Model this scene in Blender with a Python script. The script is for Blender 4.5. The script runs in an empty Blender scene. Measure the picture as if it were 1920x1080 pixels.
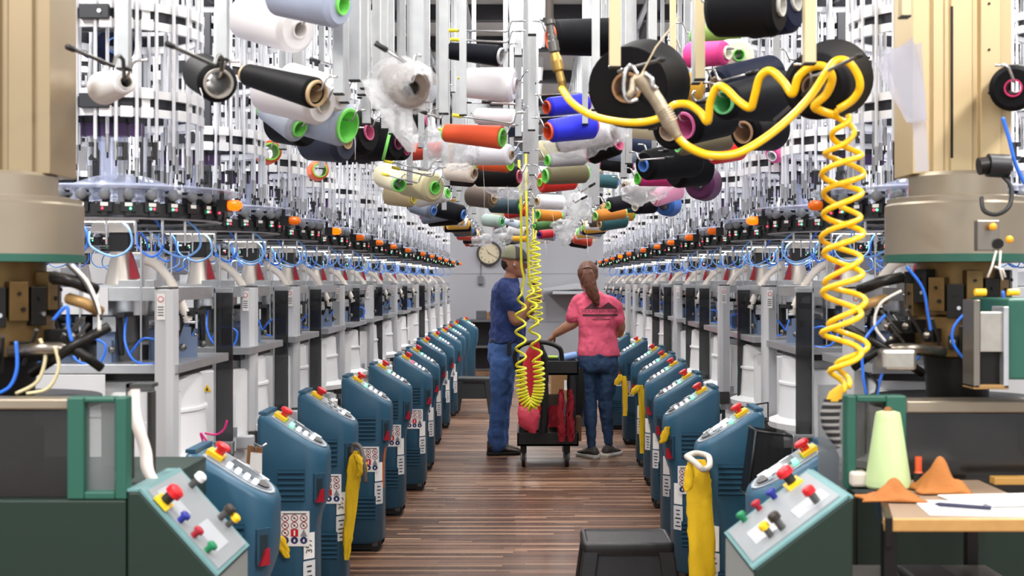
import bpy, math, random
from mathutils import Vector, Matrix, Quaternion
from mathutils.bvhtree import BVHTree
random.seed(7)
SC = bpy.context.scene
COL = SC.collection
PI = math.pi

# ---------------------------------------------------------------- camera, world, lights, exposure
FX, VX, VY, EYE = 2400.0, 990.0, 528.0, 1.45
cd = bpy.data.cameras.new('camera'); cam = bpy.data.objects.new('camera', cd); COL.objects.link(cam)
cam.location = (0, 0, EYE); cam.rotation_euler = (PI/2, 0, 0)
cd.sensor_width = 36; cd.lens = 45; cd.shift_x = -30/1920; cd.shift_y = -12/1920
cd.clip_start = .05; cd.clip_end = 100
cd.dof.use_dof = True; cd.dof.focus_distance = 8.0; cd.dof.aperture_fstop = 5.0
SC.camera = cam
SC.view_settings.view_transform = 'Standard'; SC.view_settings.look = 'None'
SC.view_settings.exposure = 1.0; SC.view_settings.gamma = 1.0; SC.view_settings.use_curve_mapping = False
world = bpy.data.worlds.new('world'); SC.world = world; world.use_nodes = True
world.node_tree.nodes['Background'].inputs[0].default_value = (.92, .96, 1, 1)
world.node_tree.nodes['Background'].inputs[1].default_value = 0.62
SC.cycles.max_bounces = 6; SC.cycles.diffuse_bounces = 3; SC.cycles.glossy_bounces = 3
SC.cycles.transmission_bounces = 4; SC.cycles.transparent_max_bounces = 12
CEIL = 3.95
def area(name, x, y, z, sx, sy, e, col=(1, .98, .95), rot=(0, 0, 0)):
    l = bpy.data.lights.new(name, 'AREA'); l.shape = 'RECTANGLE'; l.size = sx; l.size_y = sy; l.energy = e; l.color = col
    o = bpy.data.objects.new(name, l); o.location = (x, y, z); o.rotation_euler = rot; COL.objects.link(o); return o
LAMP_Y = [1.0, 4.6, 8.2, 11.8, 15.4, 19.0]
for lx in (-2.3, 0.0, 2.3):
    for ly in LAMP_Y:
        area('tube_light', lx, ly, CEIL-.16, .26, 2.3, 92 if lx else 44)

DOFF = 0.0
def P(px, py, D):
    D = D+DOFF
    return Vector(((px-VX)*D/FX, D, EYE-(py-VY)*D/FX))

# ---------------------------------------------------------------- materials
def lin(c):
    return tuple((v/12.92 if v <= .04045 else ((v+.055)/1.055)**2.4) for v in c)
def rgb(h):
    return lin(tuple(int(h[i:i+2], 16)/255 for i in (0, 2, 4)))
MATS = {}
def mat(name, hexc, rough=.5, metal=0., emit=0., alpha=1., noise=0., nscale=8., bump=0., bscale=60., spec=.5, trans=0., coat=0.):
    if name in MATS: return MATS[name]
    m = bpy.data.materials.new(name); m.use_nodes = True; nt = m.node_tree; b = nt.nodes['Principled BSDF']
    c = rgb(hexc)
    b.inputs['Base Color'].default_value = (*c, 1); b.inputs['Roughness'].default_value = rough
    b.inputs['Metallic'].default_value = metal; b.inputs['Specular IOR Level'].default_value = spec
    if emit: b.inputs['Emission Color'].default_value = (*c, 1); b.inputs['Emission Strength'].default_value = emit
    if alpha < 1: b.inputs['Alpha'].default_value = alpha
    if trans: b.inputs['Transmission Weight'].default_value = trans
    if coat: b.inputs['Coat Weight'].default_value = coat
    if noise or bump:
        tc = nt.nodes.new('ShaderNodeTexCoord')
        n = nt.nodes.new('ShaderNodeTexNoise'); n.inputs['Scale'].default_value = nscale; n.inputs['Detail'].default_value = 3
        nt.links.new(tc.outputs['Object'], n.inputs['Vector'])
        if noise:
            mx = nt.nodes.new('ShaderNodeMix'); mx.data_type = 'RGBA'
            mx.inputs[6].default_value = (*[v*(1-noise) for v in c], 1); mx.inputs[7].default_value = (*[min(1, v*(1+noise)) for v in c], 1)
            nt.links.new(n.outputs['Fac'], mx.inputs[0]); nt.links.new(mx.outputs[2], b.inputs['Base Color'])
        if bump:
            n2 = nt.nodes.new('ShaderNodeTexNoise'); n2.inputs['Scale'].default_value = bscale; n2.inputs['Detail'].default_value = 2
            nt.links.new(tc.outputs['Object'], n2.inputs['Vector'])
            bp = nt.nodes.new('ShaderNodeBump'); bp.inputs['Strength'].default_value = bump; bp.inputs['Distance'].default_value = .004
            nt.links.new(n2.outputs['Fac'], bp.inputs['Height']); nt.links.new(bp.outputs[0], b.inputs['Normal'])
    MATS[name] = m; return m
def yarn(hexc):
    name = 'yarn_'+hexc
    if name in MATS: return MATS[name]
    m = bpy.data.materials.new(name); m.use_nodes = True; nt = m.node_tree; b = nt.nodes['Principled BSDF']
    b.inputs['Base Color'].default_value = (*rgb(hexc), 1); b.inputs['Roughness'].default_value = .62
    dk_ = max(rgb(hexc)) < .04; b.inputs['Sheen Weight'].default_value = 0 if dk_ else .1; b.inputs['Specular IOR Level'].default_value = .12 if dk_ else .35
    tc = nt.nodes.new('ShaderNodeTexCoord'); w = nt.nodes.new('ShaderNodeTexWave'); w.bands_direction = 'Z'
    w.inputs['Scale'].default_value = 90; w.inputs['Distortion'].default_value = 1.5
    nt.links.new(tc.outputs['Object'], w.inputs['Vector'])
    bp = nt.nodes.new('ShaderNodeBump'); bp.inputs['Strength'].default_value = .15; bp.inputs['Distance'].default_value = .0015
    nt.links.new(w.outputs['Fac'], bp.inputs['Height']); nt.links.new(bp.outputs[0], b.inputs['Normal'])
    MATS[name] = m; return m

ALU = mat('brushed_aluminium', 'BFC1C4', .36, .75, noise=.12, nscale=30)
BARM = mat('dull_aluminium_bar', 'B6B8BA', .38, .6, noise=.15, nscale=20)
ALUW = mat('pale_painted_aluminium', 'C9CACD', .45, .15)
CREAM = mat('cream_anodised_bar', 'CDBE98', .4, .35)
STEEL = mat('polished_steel', 'C9CACC', .22, .9)
STEELD = mat('dark_steel', '6B6A68', .35, .85)
WHITE = mat('white_plastic', 'EDEDEF', .35)
WHITEP = mat('white_paint', 'E9E9EB', .4)
BLACK = mat('black_plastic', '17181B', .45)
BLACKM = mat('black_painted_metal', '26282E', .4, .2)
GREYP = mat('grey_plastic', '8C9096', .4)
BLUEC = mat('petrol_blue_plastic', '295670', .42, noise=.05, nscale=3, bump=.05, bscale=300)
BLUED = mat('petrol_blue_dark', '1E4257', .5)
BLUEG = mat('blue_grey_metal', '6C7C98', .45, .3)
BLUETUBE = mat('blue_air_tube', '2D6FE0', .3)
RED = mat('red_plastic', 'D01C26', .35)
REDD = mat('deep_red_plastic', '9C1226', .4)
YEL = mat('yellow_plastic', 'F2C417', .38)
YELH = mat('yellow_hose', 'F6C200', .3, coat=.3)
YELL = mat('lemon_hose', 'F0EA2C', .35, coat=.2)
GRNL = mat('green_led', '4CFFA0', .4, emit=4)
GRNP = mat('green_tube_plastic', '7BE86B', .4)
REDL = mat('red_led', 'FF3048', .4, emit=3)
WHTL = mat('white_led_button', 'F4F8FF', .4, emit=1.3)
AMB = mat('amber_lens', 'E86A08', .3, emit=.12)  # faint glow put into the lens colour, though these beacons are off
AMBL = mat('amber_lens_lit', 'FF5200', .3, emit=1.7)
GLASSY = mat('dark_display_glass', '4E565F', .12, spec=.8)
ACRY = mat('clear_acrylic', 'CFD8F4', .1, alpha=.45)
SMOKE = mat('smoky_guard', '2E2F31', .12, alpha=.8)
PAPER = mat('paper_white', 'F1EFEC', .7)
INK = mat('ink_dark', '2A2A30', .7)
CARD = mat('cardboard_tube', 'C7AC86', .75)
RUB = mat('black_rubber', '0F0F11', .6)

# ---------------------------------------------------------------- mesh builder
def frame_of(d):
    d = d.normalized(); a = Vector((0, 0, 1)) if abs(d.z) < .9 else Vector((1, 0, 0))
    u = d.cross(a).normalized(); return u, u.cross(d).normalized()
class MB:
    def __init__(s, M=None): s.v = []; s.f = []; s.mi = []; s.sm = []; s.mats = []; s.M = M
    def k(s, m):
        if m not in s.mats: s.mats.append(m)
        return s.mats.index(m)
    def add(s, vs, fs, m, smooth=False):
        o = len(s.v); M = s.M
        s.v += [tuple(M @ Vector(p)) if M else tuple(p) for p in vs]
        k = s.k(m)
        for f in fs: s.f.append([i+o for i in f]); s.mi.append(k); s.sm.append(smooth)
        return s
    def bx(s, x0, x1, y0, y1, z0, z1, m, R=None, c=None):
        vs = [Vector((x, y, z)) for z in (z0, z1) for y in (y0, y1) for x in (x0, x1)]
        if R:
            c = c or Vector(((x0+x1)/2, (y0+y1)/2, (z0+z1)/2)); vs = [R @ (p-c)+c for p in vs]
        return s.add(vs, [(0, 2, 3, 1), (4, 5, 7, 6), (0, 1, 5, 4), (2, 6, 7, 3), (0, 4, 6, 2), (1, 3, 7, 5)], m)
    def cb(s, c, sx, sy, sz, m, R=None):
        c = Vector(c); return s.bx(c.x-sx/2, c.x+sx/2, c.y-sy/2, c.y+sy/2, c.z-sz/2, c.z+sz/2, m, R)
    def cyl(s, p, q, r, m, r2=None, n=12, caps=True):
        r2 = r if r2 is None else r2
        return s.lathe([(r, 0), (r2, 1)] if not caps else [(0, 0), (r, 0), (r2, 1), (0, 1)], p, q, m, n, flat=caps)
    def lathe(s, prof, p, q, m, n=20, flat=False):
        # prof of (radius, t) with t a fraction of p->q
        p = Vector(p); q = Vector(q); d = q-p; u, w = frame_of(d)
        ms = m if isinstance(m, list) else [m]*(len(prof)-1)
        rings = []
        for r, t in prof:
            rings.append([p+d*t+(u*math.cos(a)+w*math.sin(a))*r for a in [2*PI*i/n for i in range(n)]] if r > 1e-6 else [p+d*t])
        for j in range(len(prof)-1):
            A, B = rings[j], rings[j+1]; la, lb = len(A), len(B)
            vs = A+B; fs = []
            for i in range(n):
                k = (i+1) % n
                if la == 1 and lb == 1: continue
                if la == 1: fs.append((0, 1+i, 1+k))
                elif lb == 1: fs.append((i, la, k))
                else: fs.append((i, la+i, la+k, k))
            cap = (la == 1 or lb == 1) and abs(prof[j][1]-prof[j+1][1])*d.length < 1e-4
            s.add(vs, fs, ms[j], not cap)
        return s
    def tube(s, pts, r, m, n=8, cap=True, rs=None):
        pts = [Vector(p) for p in pts]; N = len(pts); rings = []
        T = [(pts[min(i+1, N-1)]-pts[max(i-1, 0)]).normalized() for i in range(N)]
        u, w = frame_of(T[0])
        for i in range(N):
            if i:
                q = T[i-1].rotation_difference(T[i]); u = q @ u
            w = T[i].cross(u).normalized(); u = w.cross(T[i]).normalized()
            rr = rs[i] if rs else r
            rings += [pts[i]+(u*math.cos(a)+w*math.sin(a))*rr for a in [2*PI*k/n for k in range(n)]]
        fs = [(i*n+k, i*n+(k+1) % n, (i+1)*n+(k+1) % n, (i+1)*n+k) for i in range(N-1) for k in range(n)]
        if cap: fs += [tuple(range(n))[::-1], tuple((N-1)*n+k for k in range(n))]
        return s.add(rings, fs, m, True)
    def sph(s, c, r, m, sc=(1, 1, 1), n=12, R=None):
        vs = []; c = Vector(c)
        for j in range(n//2+1):
            t = PI*j/(n//2)
            for i in range(n):
                a = 2*PI*i/n; p = Vector((math.sin(t)*math.cos(a)*sc[0], math.sin(t)*math.sin(a)*sc[1], math.cos(t)*sc[2]))*r
                if R: p = R @ p
                vs.append(c+p)
        fs = [(j*n+i, (j+1)*n+i, (j+1)*n+(i+1) % n, j*n+(i+1) % n) for j in range(n//2) for i in range(n)]
        return s.add(vs, fs, m, True)
    def poly(s, pts, d, m):
        # pts: 3-D outline, d: thickness vector
        n = len(pts); d = Vector(d); A = [Vector(p) for p in pts]; B = [p+d for p in A]
        fs = [tuple(range(n))[::-1], tuple(n+i for i in range(n))]+[(i, (i+1) % n, n+(i+1) % n, n+i) for i in range(n)]
        return s.add(A+B, fs, m)
    def loft(s, rings, m, cap=True, smooth=True):
        n = len(rings[0]); vs = [p for r in rings for p in r]
        fs = [(i*n+k, i*n+(k+1) % n, (i+1)*n+(k+1) % n, (i+1)*n+k) for i in range(len(rings)-1) for k in range(n)]
        s.add(vs, fs, m, smooth)
        if cap: s.add(rings[0], [tuple(range(n))[::-1]], m); s.add(rings[-1], [tuple(range(n))], m)
        return s
    def build(s, name, parent=None, bevel=0, loc=None, local=None):
        me = bpy.data.meshes.new(name)
        vs = s.v
        if local is not None: L = Vector(local); vs = [tuple(Vector(p)-L) for p in vs]
        me.from_pydata(vs, [], s.f)
        for m in s.mats: me.materials.append(m)
        me.polygons.foreach_set('material_index', s.mi); me.polygons.foreach_set('use_smooth', s.sm)
        me.update(); o = bpy.data.objects.new(name, me); COL.objects.link(o)
        if local is not None: o.location = local
        if loc is not None: o.location = loc
        if parent is not None: o.parent = parent
        if bevel:
            b = o.modifiers.new('bevel', 'BEVEL'); b.width = bevel; b.segments = 2; b.limit_method = 'ANGLE'; b.angle_limit = math.radians(40)
        return o
def tag(o, label, cat, group=None, kind=None):
    o['label'] = label; o['category'] = cat
    if group: o['group'] = group
    if kind: o['kind'] = kind
    return o
def thing(name, label, cat, loc=(0, 0, 0), group=None, rz=0):
    o = bpy.data.objects.new(name, None); COL.objects.link(o); o.location = loc; o.rotation_euler = (0, 0, rz); o.empty_display_size = .1
    return tag(o, label, cat, group)
def copy_tree(o, parent=None):
    c = o.copy(); COL.objects.link(c); c.parent = parent
    for ch in list(o.children): copy_tree(ch, c)
    return c
def struct(o): o['kind'] = 'structure'; return o
ORD = 'nearest,second,third,fourth,fifth,sixth,seventh,eighth,ninth,tenth,eleventh,twelfth,thirteenth,fourteenth,fifteenth,sixteenth'.split(',')
def crom(pts, k=8):
    pts = [Vector(p) for p in pts]; P_ = [pts[0]]+pts+[pts[-1]]; out = []
    for i in range(1, len(P_)-2):
        a, b, c, d = P_[i-1:i+3]
        for j in range(k):
            t = j/k; out.append(.5*((2*b)+(c-a)*t+(2*a-5*b+4*c-d)*t*t+(3*b-a-3*c+d)*t**3))
    return out+[pts[-1]]
def text_mesh(txt, size, m, name='lettering', extrude=.0004, align='CENTER'):
    cu = bpy.data.curves.new(name, 'FONT'); cu.body = txt; cu.size = size; cu.extrude = extrude; cu.align_x = align; cu.align_y = 'CENTER'
    cu.resolution_u = 2
    t = bpy.data.objects.new('tmp_text', cu); COL.objects.link(t)
    dg = bpy.context.evaluated_depsgraph_get(); me = bpy.data.meshes.new_from_object(t.evaluated_get(dg))
    bpy.data.objects.remove(t); me.materials.clear(); me.materials.append(m)
    o = bpy.data.objects.new(name, me); COL.objects.link(o); return o

# ---------------------------------------------------------------- the room
def room():
    W, Y0, Y1 = 6.2, -2.5, 22.0
    # wood strip floor
    m = bpy.data.materials.new('strip_wood_floor'); m.use_nodes = True; nt = m.node_tree; b = nt.nodes['Principled BSDF']
    tc = nt.nodes.new('ShaderNodeTexCoord'); br = nt.nodes.new('ShaderNodeTexBrick')
    br.inputs['Scale'].default_value = 1; br.inputs['Brick Width'].default_value = .9; br.inputs['Row Height'].default_value = .036
    br.inputs['Mortar Size'].default_value = .0012; br.inputs['Mortar'].default_value = (.02, .012, .008, 1)
    br.inputs['Color1'].default_value = (0, 0, 0, 1); br.inputs['Color2'].default_value = (1, 1, 1, 1); br.inputs['Bias'].default_value = 0
    br.offset = 0; br.offset_frequency = 2
    sx_ = nt.nodes.new('ShaderNodeSeparateXYZ'); nt.links.new(tc.outputs['Object'], sx_.inputs[0])
    dv = nt.nodes.new('ShaderNodeMath'); dv.operation = 'DIVIDE'; dv.inputs[1].default_value = .036; nt.links.new(sx_.outputs[1], dv.inputs[0])
    fl = nt.nodes.new('ShaderNodeMath'); fl.operation = 'FLOOR'; nt.links.new(dv.outputs[0], fl.inputs[0])
    wn = nt.nodes.new('ShaderNodeTexWhiteNoise'); wn.noise_dimensions = '1D'; nt.links.new(fl.outputs[0], wn.inputs['W'])
    ad2 = nt.nodes.new('ShaderNodeMath'); ad2.operation = 'ADD'; nt.links.new(sx_.outputs[0], ad2.inputs[0]); nt.links.new(wn.outputs['Value'], ad2.inputs[1])
    cx_ = nt.nodes.new('ShaderNodeCombineXYZ'); nt.links.new(ad2.outputs[0], cx_.inputs[0]); nt.links.new(sx_.outputs[1], cx_.inputs[1]); nt.links.new(cx_.outputs[0], br.inputs['Vector'])
    mp = nt.nodes.new('ShaderNodeMapping'); mp.inputs['Scale'].default_value = (.8, 28, 1); nt.links.new(tc.outputs['Object'], mp.inputs['Vector'])
    ns = nt.nodes.new('ShaderNodeTexNoise'); ns.inputs['Scale'].default_value = 1; ns.inputs['Detail'].default_value = 4; nt.links.new(mp.outputs[0], ns.inputs['Vector'])
    ad = nt.nodes.new('ShaderNodeMath'); ad.operation = 'MULTIPLY_ADD'; ad.inputs[1].default_value = .62
    nt.links.new(br.outputs['Color'], ad.inputs[0])
    ms = nt.nodes.new('ShaderNodeMath'); ms.operation = 'MULTIPLY'; ms.inputs[1].default_value = .55; nt.links.new(ns.outputs['Fac'], ms.inputs[0]); nt.links.new(ms.outputs[0], ad.inputs[2])
    cr = nt.nodes.new('ShaderNodeValToRGB'); e = cr.color_ramp.elements
    e[0].position = .12; e[0].color = (*rgb('362319'), 1); e[1].position = .95; e[1].color = (*rgb('B08C70'), 1)
    x = e.new(.42); x.color = (*rgb('533828'), 1); x = e.new(.7); x.color = (*rgb('775642'), 1)
    nt.links.new(ad.outputs[0], cr.inputs[0]); 
    mx = nt.nodes.new('ShaderNodeMix'); mx.data_type = 'RGBA'; mx.inputs[7].default_value = (*rgb('1C1009'), 1)
    nt.links.new(br.outputs['Fac'], mx.inputs[0]); nt.links.new(cr.outputs[0], mx.inputs[6]); nt.links.new(mx.outputs[2], b.inputs['Base Color'])
    n3 = nt.nodes.new('ShaderNodeTexNoise'); n3.inputs['Scale'].default_value = 1.7; n3.inputs['Detail'].default_value = 5; nt.links.new(tc.outputs['Object'], n3.inputs['Vector'])
    mr = nt.nodes.new('ShaderNodeMapRange'); mr.inputs['To Min'].default_value = .22; mr.inputs['To Max'].default_value = .5; nt.links.new(n3.outputs['Fac'], mr.inputs[0])
    nt.links.new(mr.outputs[0], b.inputs['Roughness'])
    struct(MB().bx(-W, W, Y0, Y1+.1, -.1, 0, m).build('floor'))
    wm = mat('side_wall_paint', 'D9DADF', .8, noise=.03, nscale=1); gw = mat('grey_wall_paint', '8D8E94', .75, noise=.04, nscale=1.2)
    struct(MB().bx(-W-.1, -W, Y0, Y1, 0, CEIL, wm).build('wall_left')); struct(MB().bx(W, W+.1, Y0, Y1, 0, CEIL, wm).build('wall_right'))
    w = MB().bx(-W, W, Y1, Y1+.1, 0, CEIL, gw)
    for z in (.75, 1.58, 2.4): w.bx(-W, W, Y1-.004, Y1, z, z+.012, mat('grey_wall_seam', '77787E', .8))
    struct(w.build('wall_back'))
    cm = mat('ceiling_panel', 'B9B7B2', .85); dk = mat('dark_ceiling_beam', '2C2A2E', .6)
    struct(MB().bx(-W, W, Y0, Y1, CEIL, CEIL+.1, cm).build('ceiling'))
    k = 1
    for y in [2.6, 6.4, 8.6, 10.1, 11.6, 13.1, 15.2, 17.2, 19.2]:
        b_ = MB().bx(-W, W, y-.06, y+.06, CEIL-.14, CEIL, dk)
        struct(b_.build('trim_%d' % k)); k += 1
    for x in (-3.2, -1.15, 1.15, 3.2):
        struct(MB().bx(x-.04, x+.04, Y0, Y1, CEIL-.075, CEIL-.0, dk).build('trim_%d' % k)); k += 1
    lm = mat('lamp_diffuser', 'FFFFFF', .5, emit=3.2)
    first = None; n = 0
    for ci, lx in enumerate((-2.3, 0.0, 2.3)):
        for j, ly in enumerate(LAMP_Y[1:]):
            row = ('left', 'middle', 'right')[ci]
            lab = '%s of the long white ceiling lamps in the %s row' % (ORD[j], row)
            if first is None:
                first = thing('ceiling_lamp', lab, 'lamp', (lx, ly, CEIL), 'long white ceiling lamps')
                MB().bx(-.17, .17, -1.2, 1.2, -.12, 0, WHITEP).build('housing', first)
                MB().bx(-.13, .13, -1.16, 1.16, -.135, -.12, lm).build('diffuser', first)
            else:
                c = copy_tree(first); c.location = (lx, ly, CEIL); c['label'] = lab
room()
# ---------------------------------------------------------------- knitting machines
NEAR_MD = [4.6, 5.7, 6.75, 7.8, 8.85, 9.9]
FAR_MD = [11.0, 12.3, 13.6, 14.9, 16.2, 17.6, 19.2]
ML = 1.46                      # distance of a machine's axis from the middle of the aisle
def corrug(mb, pts, r, m, n=10):
    ps = crom(pts, 10); rs = [r*(1.12 if i % 2 else .86) for i in range(len(ps))]
    mb.tube(ps, r, m, n, rs=rs)
def feeder_mb(mb=None, leds=(0, 0)):
    # one storage feeder on the ring, at the origin, pointing outwards along +x
    mb = mb or MB()
    mb.bx(-.05, .015, -.025, .025, -.022, .010, BLACK); mb.bx(-.01, .012, -.009, .009, -.036, -.022, BLACK)
    mb.bx(.0151, .0165, -.012, .012, -.004, .008, PAPER)
    mb.bx(-.03, -.005, -.011, .011, .012, .052, BLACK)
    mb.sph((.008, 0, .036), .020, GREYP, n=10)
    mb.cyl((.0, 0, .036), (-.045, 0, .04), .013, ALU, n=8)
    if leds[0]: mb.sph((.017, -.006, -.012), .0042, REDL if leds[0] == 1 else GRNL, n=6)
    if leds[1]: mb.sph((.017, .006, -.012), .0042, REDL if leds[1] == 1 else GRNL, n=6)
    return mb
CLIPDK = BLACKM
def band_mb(mb, z, R=.262, n=26):
    mb.lathe([(R-.008, 0), (R-.008, 1), (R, 1), (R, 0), (R-.008, 0)], (0, 0, z-.020), (0, 0, z+.020), CLIPDK, 32)
    for zz in (z-.032, z+.032):
        mb.lathe([(R-.004, 0), (R-.004, 1), (R+.010, 1), (R+.010, 0), (R-.004, 0)], (0, 0, zz-.014), (0, 0, zz+.014), WHITE, 32)
    for i in range(n):
        a = 2*PI*i/n; R_ = Matrix.Rotation(a, 3, 'Z')
        for dz in (-.033, .033):
            if (i % 4) == 3: continue
            c = R_ @ Vector((R+.016, 0, 0)); mb.cb((c.x, c.y, z+dz), .02, .04, .036, WHITE, R_)
        if i % 3 == 1:
            c = R_ @ Vector((R+.004, 0, 0)); mb.cb((c.x, c.y, z), .012, .028, .05, WHITE, R_)
    return mb
TUBE_M = mat('white_yarn_tube', 'D9DADF', .28, .1)
def tube_mb(mb, x, y, z0, z1, r=.0065, lab=True):
    mb.cyl((x, y, z0+.06), (x, y, z1), r, TUBE_M, n=6, caps=False)
    mb.cyl((x, y, z0), (x, y, z0+.065), r*1.15, STEEL, n=6); mb.cyl((x, y, z0-.02), (x, y, z0), r*.6, BLACK, n=5)
    return mb
RING_Z = 1.705
CONEM_ = mat('warm_cast_aluminium', 'D2CCC4', .38, .45)
def machine_proto(detail):
    root = thing('knitting_machine', 'x', 'machine')
    part = {}
    def B(key, name, mb, parent=None, bevel=0):
        return mb.build(name, parent or root, bevel)
    base = MB(); base.bx(-.34, .16, -.30, .30, .04, .74, BLUED); base.bx(-.30, .12, -.26, .26, .0, .04, RUB)
    base.bx(-.36, .20, -.05, .05, .74, .80, ALU); base.bx(-.1, .30, -.32, -.26, .745, .80, ALUW)
    tub = MB()
    tub.lathe([(.30, 0), (.345, .02), (.35, .10), (.30, .16), (.292, .60), (.300, .61), (.300, .64), (.29, .65), (.285, .97), (.27, 1), (0, 1)], (0, 0, .80), (0, 0, 1.12), WHITEP, 36)
    can = MB()
    can.lathe([(.15, 0), (.15, .08), (.135, .12), (.135, .98), (.12, 1), (0, 1)], (.13, -.21, .62), (.13, -.21, 1.08), WHITEP, 24)
    can.bx(.17, .235, -.3355, -.33, .74, .98, WHITEP); can.bx(.22, .24, -.34, -.325, .8, .84, ALU)
    tri = MB(); tri.poly([(.10, -.346, .99), (.135, -.346, .99), (.1175, -.346, 1.02)], (0, .002, 0), YEL)
    tri.poly([(.113, -.3475, .994), (.122, -.3475, .994), (.1175, -.3475, 1.01)], (0, .001, 0), INK)
    table = MB(); table.bx(-.38, .30, -.36, .36, 1.145, 1.175, ALU); table.bx(-.33, .25, -.31, .31, 1.118, 1.145, BLACK)  # black slab underneath paints the shade of the gap below the table
    table.bx(-.30, .06, -.362, -.360, 1.07, 1.142, ALUW); table.bx(-.38, -.30, -.34, .34, 1.0, 1.12, WHITEP)
    cyl = MB(); cyl.lathe([(0, 0), (.15, 0), (.15, .25), (.125, .3), (.125, .7), (.16, .75), (.16, 1), (0, 1)], (0, 0, 1.175), (0, 0, 1.385), [STEEL, STEELD, STEEL, STEELD, STEEL, STEEL, STEEL], 28)
    mech = []
    for i in range(7):
        a = 2*PI*(i+.35)/7; R_ = Matrix.Rotation(a, 4, 'Z'); mb = MB(R_)
        mb.bx(.18, .24, -.03, .03, 1.175, 1.285, BLUEG); mb.bx(.24, .262, -.024, .024, 1.175, 1.25, BLUEG)
        for k in range(4): mb.cyl((.185, -.024+.016*k, 1.305), (.262, -.024+.016*k, 1.302), .0068, STEEL, n=7)
        mb.bx(.175, .19, -.038, .038, 1.285, 1.33, ALU); mb.bx(.255, .262, -.038, .038, 1.28, 1.33, ALU)
        mb.cyl((.21, .045, 1.2), (.27, .05, 1.335), .011, BLACK, n=7); mb.bx(.16, .30, .05, .075, 1.33, 1.345, BLACK)
        mb.sph((.285, .03, 1.22), .014, STEELD, n=8)
        mech.append(mb)
    plate = MB(); plate.bx(-.34, .25, -.30, .30, 1.385, 1.43, ALU); plate.bx(-.28, .05, -.305, -.300, 1.34, 1.43, ALUW)
    plate.bx(-.30, -.22, -.28, .28, 1.175, 1.385, ALU); plate.bx(-.03, .02, -.3065, -.3052, 1.395, 1.418, PAPER); plate.bx(.08, .2, -.29, -.2, 1.43, 1.455, ALU)
    plate.bx(-.32, -.22, .0, .28, 1.43, 1.50, ALUW)
    cone = MB(); cone.lathe([(0, 0), (.068, 0), (.068, .06), (.060, .08), (.037, .93), (.039, 1), (0, 1)], (0, 0, 1.43), (0, 0, 1.557), CONEM_, 32); cone.bx(-.10, .10, -.09, .09, 1.43, 1.438, ALU)
    neck = MB(); neck.bx(-.036, .036, -.036, .036, 1.557, 1.625, BLACK)
    cap = MB(); cap.bx(-.095, .04, -.045, .045, 1.625, 1.658, CONEM_)
    for k in range(6): cap.bx(-.09+k*.021, -.078+k*.021, -.045, .045, 1.658, 1.664, CONEM_)
    cap.cyl((0, -.02, 1.66), (0, -.02, 1.70), .012, WHITE, n=8)
    lever = MB(); lever.poly([(.045, -.05, 1.46), (.075, -.05, 1.46), (.05, -.05, 1.54), (.042, -.05, 1.555)], (0, .03, 0), REDD)
    hose = MB(); corrug(hose, [(.09, .0, 1.525), (.13, -.02, 1.51), (.18, -.05, 1.465), (.22, -.08, 1.405), (.25, -.10, 1.35), (.265, -.1, 1.31)], .0165, mat('ivory_hose', 'E2DAD0', .45))
    jug = MB(); jug.cyl((.075, .08, 1.43), (.075, .08, 1.56), .026, WHITE, n=14); jug.cyl((.0, .10, 1.515), (.09, .09, 1.52), .018, WHITE, n=10)
    disc = MB(); disc.lathe([(.10, 0), (.40, 0), (.425, .4), (.425, .6), (.40, 1), (.10, .9)], (0, 0, RING_Z+.055), (0, 0, RING_Z+.07), ACRY, 40)
    disc.lathe([(.0, .0), (.19, 0), (.17, .4), (.1, .8), (.05, 1), (0, 1)], (0, 0, RING_Z+.07), (0, 0, RING_Z+.13), ACRY, 28)
    ring = MB(); ring.lathe([(.33, 0), (.36, 0), (.36, 1), (.33, 1), (.33, 0)], (0, 0, RING_Z-.034), (0, 0, RING_Z+.004), BLACK, 40)
    ring.lathe([(.34, 0), (.352, .5), (.34, 1)], (0, 0, RING_Z-.046), (0, 0, RING_Z-.036), ALUW, 40)
    for k in range(6):
        a = 2*PI*k/6; ring.cyl((.08*math.cos(a), .08*math.sin(a), RING_Z), (.34*math.cos(a), .34*math.sin(a), RING_Z), .008, ALU, n=6)
    ring.cyl((0, 0, 1.665), (0, 0, 2.02), .014, ALU, n=8)
    blue = []
    rr = random.Random(3)
    for k in range(6):
        a = -PI/2+.5*(k-2.6); x, y = .26*math.cos(a), .26*math.sin(a); d = .05+.03*(k % 2)
        mb = MB(); mb.tube(crom([(x, y, RING_Z-.03), (x+d*.7, y-.01, 1.63), (x+d*.8, y-.01, 1.57), (x+d*.1, y-.02, 1.535), (x-d*.9, y-.01, 1.57), (x-d, y, 1.62)], 6), .0042, mat('pale_blue_tube', '7FB2F5', .3) if k % 2 else BLUETUBE, 6)
        blue.append(mb)
    for k in range(3):
        a = -PI/2+.55*(k-1.3); x, y = .34*math.cos(a), .33*math.sin(a)
        mb = MB(); mb.tube(crom([(x, y, 1.21), (x+.05, y-.02, 1.26), (x+.11, y-.02, 1.24), (x+.09, y-.02, 1.18), (x+.02, y-.02, 1.185), (x-.02, y, 1.25), (x-.03, y+.05, 1.33)], 6), .0045, BLUETUBE, 6); blue.append(mb)
    nzs = []
    for k in range(8):
        a = -PI/2+.3*(k-3.5); x, y = .31*math.cos(a), .31*math.sin(a); nz = MB(); nzs.append(nz)
        nz.cyl((x, y, RING_Z-.09), (x, y, RING_Z-.03), .006, STEEL, n=6); nz.cyl((x, y, RING_Z-.13), (x, y, RING_Z-.09), .0035, STEEL, n=6)
    bands = []
    for z in (2.06, 2.36, 2.75, 3.15): bands.append(band_mb(MB(), z))
    gbs = []
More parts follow.
